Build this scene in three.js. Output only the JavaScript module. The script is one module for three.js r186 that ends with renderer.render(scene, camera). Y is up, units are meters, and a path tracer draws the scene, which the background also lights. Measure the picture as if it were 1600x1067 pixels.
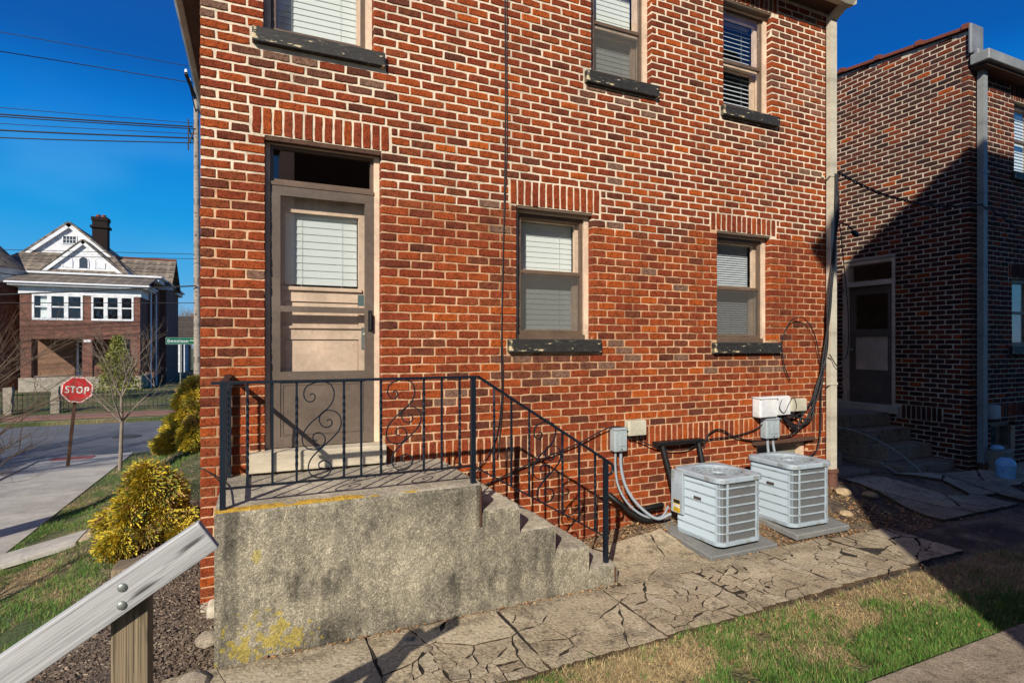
import * as THREE from 'three';
import { mergeGeometries } from 'three/addons/utils/BufferGeometryUtils.js';
import { RoundedBoxGeometry } from 'three/addons/geometries/RoundedBoxGeometry.js';

// ---------------------------------------------------------------- camera, sky, sun, exposure
const scene = new THREE.Scene();
const camera = new THREE.PerspectiveCamera(62.13, 1600 / 1067, 0.05, 2000);
camera.position.set(0.36, 1.85, 4.61);
camera.lookAt(0.36 + 0.4135, 1.85, 4.61 - 0.9106);
camera.setViewOffset(1600, 1067, 0, -6.5, 1600, 1067);
camera.updateProjectionMatrix();
const renderer = new THREE.WebGLRenderer({ antialias: true });
renderer.toneMapping = THREE.LinearToneMapping;
renderer.toneMappingExposure = 1.2;
renderer.shadowMap.enabled = true;

const SUNDIR = new THREE.Vector3(-0.547, 0.5075, 0.666).normalize();
const sun = new THREE.DirectionalLight(new THREE.Color(1.0, 0.93, 0.82), 5.0);
sun.position.copy(SUNDIR).multiplyScalar(60);
sun.castShadow = true;
sun.shadow.mapSize.set(4096, 4096);
Object.assign(sun.shadow.camera, { left: -45, right: 45, top: 45, bottom: -45, near: 1, far: 160 });
scene.add(sun); scene.add(sun.target);

// ---------------------------------------------------------------- random numbers and noise
function rngOf(s) { return () => { s |= 0; s = s + 0x6D2B79F5 | 0; let t = Math.imul(s ^ s >>> 15, 1 | s); t = t + Math.imul(t ^ t >>> 7, 61 | t) ^ t; return ((t ^ t >>> 14) >>> 0) / 4294967296; }; }
let R = rngOf(7);
const rr = (a, b) => a + (b - a) * R();
const clamp = (v, a = 0, b = 1) => Math.min(b, Math.max(a, v));
const mix = (a, b, t) => a + (b - a) * t;
const sm = (a, b, v) => { const t = clamp((v - a) / (b - a)); return t * t * (3 - 2 * t); };
const hash = (x, y, p) => { if (p) { x = ((x % p) + p) % p; y = ((y % p) + p) % p; } let h = Math.imul(x, 374761393) + Math.imul(y, 668265263); h = Math.imul(h ^ h >>> 13, 1274126177); return ((h ^ h >>> 16) >>> 0) / 4294967296; };
function vn(x, y, p = 0) { const i = Math.floor(x), j = Math.floor(y), u = x - i, v = y - j, a = u * u * (3 - 2 * u), b = v * v * (3 - 2 * v); return mix(mix(hash(i, j, p), hash(i + 1, j, p), a), mix(hash(i, j + 1, p), hash(i + 1, j + 1, p), a), b); }
function fbm(x, y, o = 4, p = 0) { let s = 0, a = .5, t = 0; for (let k = 0; k < o; k++) { s += a * vn(x, y, p); t += a; x *= 2; y *= 2; p *= 2; a *= .5; } return s / t; }

// ---------------------------------------------------------------- sky (air, plus a glow added round the sun)
{
  const W = 512, Hh = 256, d = new Float32Array(W * Hh * 4);
  const st = [[-90, .10, .09, .07], [-2, .16, .16, .15], [0, .28, .44, .62], [3, .16, .39, .64], [6, .06, .335, .645], [10.6, .008, .27, .635], [18.7, .0008, .166, .56], [23.4, .0005, .086, .365], [35, .006, .054, .26], [90, .01, .04, .18]];
  for (let j = 0; j < Hh; j++) for (let i = 0; i < W; i++) {
    const el = ((j + .5) / Hh - .5) * 180; let k = 0; while (k < st.length - 2 && el > st[k + 1][0]) k++;
    const t = clamp((el - st[k][0]) / (st[k + 1][0] - st[k][0])), o = (j * W + i) * 4;
    const wisp = el > 1 ? .05 * sm(.56, .8, fbm(i / 512 * 24, el / 3.2 + i * .012, 4, 0)) * sm(30, 14, el) : 0;
    const ph = ((i + .5) / W - .5) * 2 * Math.PI, ce = Math.cos(el * Math.PI / 180), an = Math.acos(clamp(SUNDIR.x * ce * Math.cos(ph) + SUNDIR.y * Math.sin(el * Math.PI / 180) + SUNDIR.z * ce * Math.sin(ph), -1, 1)) * 57.3, au = el > 0 ? Math.exp(-an / 11) * .9 + Math.exp(-an / 30) * .11 : 0; // glow added round the out-of-view sun to warm and lift the shade fill
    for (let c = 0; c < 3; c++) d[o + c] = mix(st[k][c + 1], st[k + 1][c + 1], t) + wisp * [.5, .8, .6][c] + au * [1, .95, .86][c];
    d[o + 3] = 1;
  }
  const t = new THREE.DataTexture(d, W, Hh, THREE.RGBAFormat, THREE.FloatType);
  t.mapping = THREE.EquirectangularReflectionMapping; t.magFilter = t.minFilter = THREE.LinearFilter; t.wrapS = THREE.RepeatWrapping; t.needsUpdate = true;
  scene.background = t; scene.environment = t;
}

// ---------------------------------------------------------------- textures and materials
function tex(w, h, fn, srgb = true, rep = true) {
  const d = new Uint8Array(w * h * 4);
  for (let j = 0; j < h; j++) for (let i = 0; i < w; i++) { const c = fn(i / w, j / h, i, j), o = (j * w + i) * 4; for (let k = 0; k < 3; k++) d[o + k] = clamp(Array.isArray(c) ? c[k] : c, 0, 255); d[o + 3] = 255; }
  const t = new THREE.DataTexture(d, w, h); t.magFilter = THREE.LinearFilter; t.minFilter = THREE.LinearMipmapLinearFilter; t.generateMipmaps = true;
  if (srgb) t.colorSpace = THREE.SRGBColorSpace;
  if (rep) t.wrapS = t.wrapT = THREE.RepeatWrapping; t.needsUpdate = true; return t;
}
const C = (hex) => new THREE.Color(hex);
function mat(color, rough = .8, o = {}) { return new THREE.MeshStandardMaterial({ color: color instanceof THREE.Color ? color : C(color), roughness: rough, ...o }); }
const grainC = tex(512, 512, (u, v) => { const n = fbm(u * 64, v * 64, 3, 64), m = fbm(u * 9, v * 9, 4, 9), p = hash(Math.floor(u * 512), Math.floor(v * 512), 0); let g = 231 + (n - .5) * 70 + (m - .5) * 60 + (p - .5) * 22; if (n < .27) g -= 50; return [g, g, g]; });
const grainB = tex(512, 512, (u, v) => 128 + (fbm(u * 64, v * 64, 3, 64) - .5) * 190 + (fbm(u * 150, v * 150, 2, 150) - .5) * 80, false);
const softC = tex(512, 512, (u, v) => { const n = fbm(u * 6, v * 6, 5, 6), q = fbm(u * 40 + 3, v * 40, 3, 40), g = 236 + (n - .5) * 62 + (q - .5) * 30; return [g, g, g]; });
const concC = tex(1024, 1024, (u, v) => {
  const n = fbm(u * 5, v * 5, 6, 5), q = fbm(u * 90, v * 90, 3, 90), s = hash((u * 1024) | 0, (v * 1024) | 0, 0), m = fbm(u * 14 + 9, v * 14, 4, 14);
  let g = 222 + (n - .5) * 84 + (q - .5) * 60 + (s - .5) * 24; g -= 34 * sm(.56, .72, m); if (q > .69) g += 22; if (q < .3) g -= 38;
  return [g, g * (.965 + .02 * n), g * (.9 + .06 * n)];
});
const concB = tex(512, 512, (u, v) => 128 + (fbm(u * 70, v * 70, 4, 70) - .5) * 200, false);
const woodC = tex(512, 512, (u, v) => { const w = fbm(u * 3, v * 60, 4, 0) , f = fbm(u * 8, v * 220, 3, 0); let g = 226 + (w - .5) * 60 + (f - .5) * 34; for (const [a, b] of [[.87, .13], [.41, .06], [.97, .2]]) { const k = Math.hypot((u - a) * 9, (v - b) * 14) + (w - .5) * .3; if (k < .32) g -= 105 * sm(.32, .05, k); } g -= 46 * sm(.6, .72, fbm(u * 9 + 3, v * 16, 4)); if (f < .3) g -= 38; return [g, g * .99, g * .97]; });
const woodB = tex(512, 512, (u, v) => 128 + (fbm(u * 8, v * 220, 3, 0) - .5) * 180, false);
const brickC = tex(512, 512, (u, v) => { const n = fbm(u * 64, v * 64, 3, 64), m = fbm(u * 11, v * 11, 4, 11), p = hash((u * 512) | 0, (v * 512) | 0, 9); let g = 233 + (n - .5) * 130 + (m - .5) * 80 + (p - .5) * 40; if (n < .33) g -= 40; return [g, g * (.985 + .02 * m), g * .985]; });
const M = {};
M.brick = new THREE.MeshPhysicalMaterial({ vertexColors: true, roughness: .92, specularIntensity: .35, map: brickC, bumpMap: grainB, bumpScale: .003 });
M.mortar = mat('#dccab1', .95, { map: softC, bumpMap: grainB, bumpScale: .004 });
{ const mb = grainB.clone(); mb.repeat.set(7, 6.6); mb.needsUpdate = true;
  M.mortarFront = mat('#e2d2ba', .95, { map: tex(1024, 1024, (u, v) => { const x = u * 7, y = v * 6.6 - .3, n = fbm(x * 3, y * 3, 5), f = fbm(x * 26, y * 26, 3), st = sm(.52, .66, fbm(x * 5 + 3, y * .9, 4)), old = sm(.03, -.03, y - 3.06 - (fbm(x * 2.2, 9, 3) - .5) * .5); let c = [244, 242, 238].map(k => k + (n - .5) * 40 + (f - .5) * 46); const o = [214, 184, 160].map(k => k + (n - .5) * 60 + (f - .5) * 54 - 34 * st); c = c.map((k, i) => mix(k - 20 * st, o[i], old)); return c; }), bumpMap: mb, bumpScale: .004 }); }
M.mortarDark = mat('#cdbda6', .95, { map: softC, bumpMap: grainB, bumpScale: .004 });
M.cream = mat('#e6caae', .7, { map: softC }); M.creamDoor = mat('#dcc1a6', .6, { map: softC });
M.brown = mat('#6f5b4b', .45, { map: softC }); M.taupe = mat('#6e6054', .4, { map: softC });
M.slate = mat('#d8ccb0', .6, { map: tex(512, 256, (u, v) => { const n = fbm(u * 12, v * 5, 5), e = fbm(u * 30 + 4, v * 14, 4), k = sm(.72, .78, n + .4 * sm(.07, 0, Math.min(u, 1 - u)) * vn(u * 40, v * 3) + .2 * sm(.3, 0, v) * sm(.5, .8, vn(u * 9 + 5, 2))), sc = .3 * sm(.6, .7, e) * sm(.52, .62, n), g = 52 + (e - .5) * 34; return [mix(g, 235, Math.max(k, sc)), mix(g * 1.02, 228, Math.max(k, sc)), mix(g * 1.12, 205, Math.max(k, sc))]; }), bumpMap: grainB, bumpScale: .002 });
M.slate.map.repeat.set(1, 1);
M.limestone = mat('#cdbfa6', .85, { map: softC, bumpMap: grainB, bumpScale: .002 });
M.concrete = mat('#bcac92', .95, { map: concC, bumpMap: concB, bumpScale: .006 });
M.concGrey = mat('#a39786', .93, { map: concC, bumpMap: concB, bumpScale: .004 });
M.sidewalk = mat('#b3ada2', .93, { map: softC, bumpMap: concB, bumpScale: .002 });
M.asphalt = mat('#63666b', .92, { map: softC, bumpMap: concB, bumpScale: .004 });
M.iron = mat('#18222e', .42, { metalness: .2, map: softC }); M.black = mat('#121212', .5); M.cable = mat('#17171a', .6);
M.rust = mat('#5a3d2c', .9, { map: grainC });
M.glass = new THREE.MeshPhysicalMaterial({ color: 0xffffff, roughness: .015, transmission: 1, thickness: 0, ior: 1.52 });
M.screen = mat('#55534f', .9, { transparent: true, opacity: .32 });
M.blind = mat('#cdd5d1', .6); M.blindGrey = mat('#b9c2c6', .55);
M.acPaint = mat('#a9b6be', .45, { map: tex(512, 512, (u, v) => { const n = fbm(u * 6, v * 6, 5, 6), q = fbm(u * 60, v * 60, 3, 60), d = sm(.58, .72, fbm(u * 14 + 5, v * 14, 4, 14)), g = 240 + (n - .5) * 50 + (q - .5) * 22; return [mix(g, 176, d * .5), mix(g, 160, d * .5), mix(g, 138, d * .5)]; }) }); M.acCoil = mat('#54473a', .9, { map: grainC }); M.acFin = mat('#a3b0b8', .55);
M.plastic = mat('#83837f', .8, { map: softC }); M.greyBox = mat('#a8b2b4', .45, { map: softC }); M.beigeBox = mat('#c9c3ac', .5, { map: softC }); M.whiteBox = mat('#e4e4e2', .45, { map: softC });
M.conduit = mat('#8b9298', .5); M.spout = mat('#cfc6b0', .5, { map: softC }); M.spoutDark = mat('#8f9290', .5, { map: softC });
M.soffit = mat('#5a4232', .8, { map: softC }); M.roof = mat('#4d4640', .95, { map: concC }); M.coping = mat('#7a3f2c', .8, { map: softC }); M.lead = mat('#7c8084', .55, { map: softC });
M.plank = mat('#bdbec0', .85, { map: woodC, bumpMap: woodB, bumpScale: .0012 }); M.post = mat('#8a7a62', .9, { map: woodC, bumpMap: woodB, bumpScale: .005 });
M.bolt = mat('#8f948c', .45, { metalness: .6 }); M.pole = mat('#a59a8e', .9, { map: woodC });
M.bark = mat('#6b5a4b', .95, { map: grainC }); M.barkPale = mat('#8d8073', .95, { map: grainC });
M.white = mat('#e6e8ea', .6, { map: softC }); M.dark = mat('#0c0d0f', .7); M.room = mat('#b3a793', .9);

// ---------------------------------------------------------------- geometry helpers
function uvm(g, s = 1, ox = 0, oy = 0) { const p = g.attributes.position, n = g.attributes.normal, a = new Float32Array(p.count * 2); for (let i = 0; i < p.count; i++) { const x = Math.abs(n.getX(i)), y = Math.abs(n.getY(i)), z = Math.abs(n.getZ(i)); let u, v; if (y >= x && y >= z) { u = p.getX(i); v = p.getZ(i); } else if (x >= z) { u = p.getZ(i); v = p.getY(i); } else { u = p.getX(i); v = p.getY(i); } a[2 * i] = u * s + ox; a[2 * i + 1] = v * s + oy; } g.setAttribute('uv', new THREE.BufferAttribute(a, 2)); return g; }
function plain(g) { if (g.index) g = g.toNonIndexed(); for (const k of Object.keys(g.attributes)) if (!['position', 'normal', 'uv', 'color'].includes(k)) g.deleteAttribute(k); if (!g.attributes.normal) g.computeVertexNormals(); if (!g.attributes.uv) g.setAttribute('uv', new THREE.BufferAttribute(new Float32Array(g.attributes.position.count * 2), 2)); return g; }
function join(list) { return list.length === 1 ? plain(list[0]) : mergeGeometries(list.map(plain)); }
function xf(g, x = 0, y = 0, z = 0, rx = 0, ry = 0, rz = 0) { g.applyMatrix4(new THREE.Matrix4().makeRotationFromEuler(new THREE.Euler(rx, ry, rz)).setPosition(x, y, z)); return g; }
const bx = (w, h, d, x = 0, y = 0, z = 0, rx = 0, ry = 0, rz = 0) => xf(new THREE.BoxGeometry(w, h, d), x, y, z, rx, ry, rz);
const rb = (w, h, d, r, x = 0, y = 0, z = 0, rx = 0, ry = 0, rz = 0) => xf(new RoundedBoxGeometry(w, h, d, 2, Math.min(r, w / 2.01, h / 2.01, d / 2.01)), x, y, z, rx, ry, rz);
const bb = (x0, x1, y0, y1, z0, z1) => bx(x1 - x0, y1 - y0, z1 - z0, (x0 + x1) / 2, (y0 + y1) / 2, (z0 + z1) / 2);
const rbb = (x0, x1, y0, y1, z0, z1, r = .006) => rb(x1 - x0, y1 - y0, z1 - z0, r, (x0 + x1) / 2, (y0 + y1) / 2, (z0 + z1) / 2);
const cyl = (r0, r1, h, x = 0, y = 0, z = 0, n = 16, rx = 0, ry = 0, rz = 0) => xf(new THREE.CylinderGeometry(r0, r1, h, n), x, y, z, rx, ry, rz);
const V = (a) => new THREE.Vector3(a[0], a[1], a[2]);
const tube = (pts, r, seg = 40, n = 7, closed = false) => new THREE.TubeGeometry(new THREE.CatmullRomCurve3(pts.map(V), closed, 'centripetal'), seg, r, n, closed);
function rod(a, b, r, n = 8, r2 = r) { const A = V(a), B = V(b), d = B.clone().sub(A), L = d.length(); const g = new THREE.CylinderGeometry(r2, r, L, n); g.applyQuaternion(new THREE.Quaternion().setFromUnitVectors(new THREE.Vector3(0, 1, 0), d.normalize())); g.translate((a[0] + b[0]) / 2, (a[1] + b[1]) / 2, (a[2] + b[2]) / 2); return g; }
function bar(a, b, w, h) { const A = V(a), B = V(b), d = B.clone().sub(A), L = d.length(); const g = new THREE.BoxGeometry(w, h, L); const m = new THREE.Matrix4().lookAt(B, A, Math.abs(d.y / L) > .99 ? new THREE.Vector3(0, 0, 1) : new THREE.Vector3(0, 1, 0)); g.applyMatrix4(m); g.translate((a[0] + b[0]) / 2, (a[1] + b[1]) / 2, (a[2] + b[2]) / 2); return g; }
function ring(x0, x1, y0, y1, w, z0, z1, bw = w, tw = w) { return [bb(x0, x0 + w, y0, y1, z0, z1), bb(x1 - w, x1, y0, y1, z0, z1), bb(x0 + w, x1 - w, y1 - tw, y1, z0, z1), bb(x0 + w, x1 - w, y0, y0 + bw, z0, z1)]; }
const used = {};
function numbered(n) { used[n] = (used[n] || 0) + 1; return used[n] === 1 ? n : n + '_' + String(used[n] - 1).padStart(3, '0'); }
function obj(name, geos, m, parent, uvs = 1) {
  let g = Array.isArray(geos) ? join(geos) : geos; if (uvs && m.map) g = uvm(g, uvs);
  const o = new THREE.Mesh(g, m); o.castShadow = o.receiveShadow = true; o.name = parent ? name : numbered(name); (parent || scene).add(o); return o;
}
function tag(o, label, category, group) { o.userData.label = label; o.userData.category = category; if (group) o.userData.group = group; return o; }
function thing(name, label, category, pos = [0, 0, 0], ry = 0, group) { const g = new THREE.Group(); g.name = numbered(name); g.position.set(...pos); g.rotation.y = ry; scene.add(g); return tag(g, label, category, group); }
function part(name, parent) { const g = new THREE.Group(); g.name = name; parent.add(g); return g; }
const struct = (o) => { o.userData.kind = 'structure'; return o; };
const stuff = (o) => { o.userData.kind = 'stuff'; return o; };

// ---------------------------------------------------------------- ground
function ys(z) { return -.575 + .0187 * Math.max(z, -11.5); }
function hgt(x, z) {
  let h = mix(0, ys(z), sm(-.1, -2.3, x));
  h += .14 * sm(2.9, 4.3, x) * sm(.95, .1, z) + .05 * sm(5, 6.6, x) * sm(1, .1, z) - .12 * sm(7.4, 9.5, x) * sm(.95, .1, z);
  h = mix(h, ys(z), sm(-9.8, -11, z)); if (z < -20) h = mix(-.84, -.52, sm(-21, -29, z));
  return h;
}
const onWalk = (x, z) => (x > -.05 && x < 6.0 && z > 1.05 && z < 1.72) || (x > 2.95 && x < 3.8 && z > .4 && z < 1.1);
const inRoad = (x, z) => (z < -12 && z > -20) || (x < -4.1 && x > -10 && z >= -12);
const greenAt = (x, z) => { const n = fbm(x * 1.7 + 20, z * 1.7 + 11, 4), e = sm(2.08, 2.5, z + (fbm(x * 2.3 + 3, z * 3, 3) - .5) * .9); return x > -.2 ? clamp(e * .9 + (n - .6) * 2.2) : clamp(.72 + (n - .5) * 2.4); };
function groundCol(x, z) {
  const n = fbm(x * 2.1 + 5, z * 2.1 + 9, 4), q = fbm(x * 17, z * 17 + 4, 3); let c;
  const soil = [.085, .062, .044], dirt = [.27, .19, .115], straw = [.26, .19, .09], green = [.065, .095, .02], mulch = [.085, .062, .046];
  const L = (a, b, t) => a.map((v, i) => mix(v, b[i], t));
  if (x > -.1 && z > -10) {
    if (z > 1.74 && x < 9) c = L(L(straw, soil, sm(.5, .75, n)), green, greenAt(x, z) * .8);
    else if ((z > .98 && x < 5.6) || onWalk(x, z)) c = L([.03, .023, .017], soil, sm(.5, .7, n) * .5);
    else c = L(L(dirt, soil, sm(.42, .62, n)), straw, sm(.55, .8, q) * .5);
  } else if (x > -.85 - .25 * (n - .5) && z > -3.2 && z < 3) c = L(mulch, soil, sm(.5, .7, n));
  else c = L(L(straw, soil, sm(.52, .75, n)), green, greenAt(x, z));
  return c.map(v => v * (.75 + .5 * q));
}
{
  const seg = (a, b, s) => { const o = []; const n = Math.max(1, Math.round(Math.abs(b - a) / s)); for (let i = 0; i < n; i++) o.push(a + (b - a) * i / n); return o; };
  const gx = [-500, -250, -120, ...seg(-70, -16, 6), ...seg(-16, -10, 1), -10, -9.99, ...seg(-9.9, -4.1, .8), -4.1, -4.09, ...seg(-4, -2.4, .2), ...seg(-2.4, 7, .06), ...seg(7, 12, .14), ...seg(12, 20, 1), 20, 30, 50, 100, 250, 500];
  const gz = [-600, -300, -150, -90, -70, -50, ...seg(-45, -20, 1), -20.001, -20, ...seg(-19.9, -12, 1), -12, -11.99, ...seg(-11.9, -5, .2), ...seg(-5, 3.6, .06), ...seg(3.6, 8, .4), 8, 12, 20, 40, 100, 250, 500];
  const nx = gx.length, nz = gz.length, P = new Float32Array(nx * nz * 3), Cc = new Float32Array(nx * nz * 3), U = new Float32Array(nx * nz * 2), I = [];
  for (let j = 0; j < nz; j++) for (let i = 0; i < nx; i++) {
    const x = gx[i], z = gz[j], k = j * nx + i, near = x > -3 && x < 8 && z > -6 && z < 4;
    let y = hgt(x, z) - (inRoad(x, z) ? .35 : 0) + (onWalk(x, z) ? .029 : near ? (fbm(x * 6, z * 6, 3) - .5) * .03 : 0);
    if (Math.abs(x) > 60 || z < -60) y -= .02 * Math.min(40, Math.max(Math.abs(x), -z) - 60);
    P.set([x, y, z], k * 3); Cc.set(groundCol(x, z), k * 3); U.set([x * .7, z * .7], k * 2);
    if (i < nx - 1 && j < nz - 1) I.push(k, k + nx, k + 1, k + 1, k + nx, k + nx + 1);
  }
  const g = new THREE.BufferGeometry(); g.setAttribute('position', new THREE.BufferAttribute(P, 3)); g.setAttribute('color', new THREE.BufferAttribute(Cc, 3)); g.setAttribute('uv', new THREE.BufferAttribute(U, 2)); g.setIndex(I); g.computeVertexNormals();
  struct(obj('ground', g, new THREE.MeshStandardMaterial({ vertexColors: true, roughness: 1, map: grainC, bumpMap: grainB, bumpScale: .03 }), null, 0));
}
// roads, kerbs, sidewalks on the left
function strip(name, pts, m, label) { const g = new THREE.BufferGeometry(), P = [], I = []; pts.forEach(p => P.push(...p)); for (let i = 0; i + 3 < pts.length; i += 2) I.push(i, i + 1, i + 2, i + 2, i + 1, i + 3); g.setAttribute('position', new THREE.Float32BufferAttribute(P, 3)); g.setIndex(I); g.computeVertexNormals(); if (g.attributes.normal.getY(0) < 0) { g.setIndex(I.reverse()); g.computeVertexNormals(); } const o = struct(obj(name, g, m, null, .35)); o.userData.label = label; o.userData.category = 'road'; return o; }
strip('road', [[-200, -.93, -12], [-200, -.93, -20], [-30, -.93, -12], [-30, -.93, -20], [200, -.93, -12], [200, -.93, -20]], M.asphalt, 'grey asphalt cross street beyond the stop sign');
strip('side_street', [[-10, -.93, -12], [-4.1, -.93, -12], [-10, -.72, -4], [-4.1, -.72, -4], [-10, -.62, 8], [-4.1, -.62, 8], [-10, -.6, 60], [-4.1, -.6, 60]], M.asphalt, 'grey side street left of the sidewalk');
{
  const far = struct(obj('kerb', [bb(-200, 200, -1.1, -.8, -20.16, -20)], M.sidewalk)); far.userData.label = 'pale kerb along the far side of the cross street'; far.userData.category = 'kerb';
  const nearK = struct(obj('kerb', [bb(-1.9, 200, -1.1, -.81, -12, -11.85)], M.sidewalk)); nearK.userData.label = 'pale kerb along the near side of the cross street'; nearK.userData.category = 'kerb';
  const k3 = struct(obj('kerb', [bar([-4.17, -.87, -11.5], [-4.17, -.68, -3], .14, .24), bar([-4.17, -.68, -3], [-4.17, -.55, 6], .14, .24)], M.sidewalk)); k3.userData.label = 'pale kerb between sidewalk and side street'; k3.userData.category = 'kerb';
  const sw = new THREE.Group(); sw.name = 'sidewalk'; scene.add(sw); struct(sw); sw.userData.label = 'pale concrete sidewalk running down toward the stop sign'; sw.userData.category = 'sidewalk';
  for (let z = 6; z > -11.4; z -= 1.5) { const z1 = Math.max(z - 1.49, -11.95); R = rngOf(1000 + Math.round(z * 10)); const g = new THREE.BoxGeometry(1.72, .12, z - z1, 1, 1, 1); g.rotateX(-Math.atan2(ys(z) - ys(z1), z - z1)); g.translate(-3.23, (ys(z) + ys(z1)) / 2 - .045, (z + z1) / 2); const s = obj('slab', uvm(plain(g), .6, R(), R()), M.sidewalk, sw, 0); }
  const ramp = obj('kerb_ramp', [bx(.8, .03, .8, -3.5, -.785, -11.35, .04, 0, 0)], mat('#9c5a52', .9, { map: grainC })); struct(ramp); ramp.userData.label = 'faded red kerb ramp mat beside the stop sign'; ramp.userData.category = 'ramp';
  const fs = struct(obj('far_sidewalk', [bb(-60, 60, -1, -.79, -22.4, -21.0)], mat('#8a6455', .95, { map: grainC }))); fs.userData.label = 'reddish brick sidewalk along the far side of the street'; fs.userData.category = 'sidewalk';
  const mh = obj('manhole_cover', [cyl(.38, .38, .02, -3.2, -.924, -16, 28)], mat('#3c3a38', .8)); tag(mh, 'dark round manhole cover in the cross street', 'manhole cover');
  // short entrance walk
  const wk = new THREE.Group(); wk.name = 'entrance_walk'; scene.add(wk); struct(wk); wk.userData.label = 'short concrete walk crossing the left lawn toward the shrub'; wk.userData.category = 'path';
  const wq = (x0, x1, z0, z1, m) => { const a = hgt(x0, (z0 + z1) / 2), b = hgt(x1, (z0 + z1) / 2); obj('slab', [rb(Math.hypot(x1 - x0, b - a), .06, z1 - z0, .01, (x0 + x1) / 2, (a + b) / 2 + .01, (z0 + z1) / 2, 0, 0, Math.atan2(b - a, x1 - x0))], m, wk, .8); };
  wq(-2.36, -1.52, -3.95, -3.42, M.sidewalk); wq(-1.5, -1.02, -3.9, -3.45, M.concrete); wq(-1.0, -.55, -3.86, -3.5, M.concrete);
}

// ---------------------------------------------------------------- bricks
const PAL_RED = ['#8e4024', '#934323', '#843b23', '#9a4824', '#8b4228', '#733825', '#9f4b22', '#653829', '#7a432d', '#8f492a', '#ab5120', '#6d3826', '#724838', '#b35722', '#80604f', '#8a5947'].map(C);
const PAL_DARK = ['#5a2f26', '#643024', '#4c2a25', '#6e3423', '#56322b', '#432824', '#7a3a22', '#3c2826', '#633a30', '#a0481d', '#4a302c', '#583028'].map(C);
function brickGeo(w, h, d, col, seed) {
  const r = rngOf(seed * 7919 + 13), bev = .0045, j = () => (r() - .5) * .0042, A = [], B = [], D = [];
  const ring = [[-1, -1], [-.5, -1], [0, -1], [.5, -1], [1, -1], [1, 1], [.5, 1], [0, 1], [-.5, 1], [-1, 1]];
  for (const [a, b] of ring) { const x = a * w / 2 + j(), y = b * h / 2 + j(), cr = Math.abs(a) === 1 ? .004 * r() : 0; const X = x - Math.sign(a) * cr, Y = y - Math.sign(b) * cr; A.push([X, Y, -bev - .002 * r()]); B.push([X - a * bev * (.6 + r()), Y - b * bev * (.6 + r()), (r() - .5) * .0022]); D.push([x, y, -d]); }
  const pos = [], N = ring.length, t3 = (p, q, s) => pos.push(...p, ...q, ...s), c0 = [0, 0, (r() - .5) * .002];
  for (let i = 0; i < N; i++) { const k = (i + 1) % N; t3(c0, B[i], B[k]); t3(A[i], A[k], B[k]); t3(A[i], B[k], B[i]); t3(D[i], D[k], A[k]); t3(D[i], A[k], A[i]); }
  const g = new THREE.BufferGeometry(); g.setAttribute('position', new THREE.Float32BufferAttribute(pos, 3)); g.computeVertexNormals();
  uvm(g, 2.2, r(), r()); const v = .9 + .2 * r(), cc = new Float32Array(pos.length); for (let i = 0; i < pos.length; i += 3) cc.set([col.r * v, col.g * v, col.b * v], i); g.setAttribute('color', new THREE.BufferAttribute(cc, 3)); return g;
}
const brickCache = new Map();
function cachedBrick(w, h, d, pal, ci, si) { const k = [w.toFixed(3), h.toFixed(3), d, pal === PAL_RED ? 0 : 1, ci, si].join(); if (!brickCache.has(k)) brickCache.set(k, brickGeo(w, h, d, pal[ci], ci * 31 + si + 1)); return brickCache.get(k); }
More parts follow.
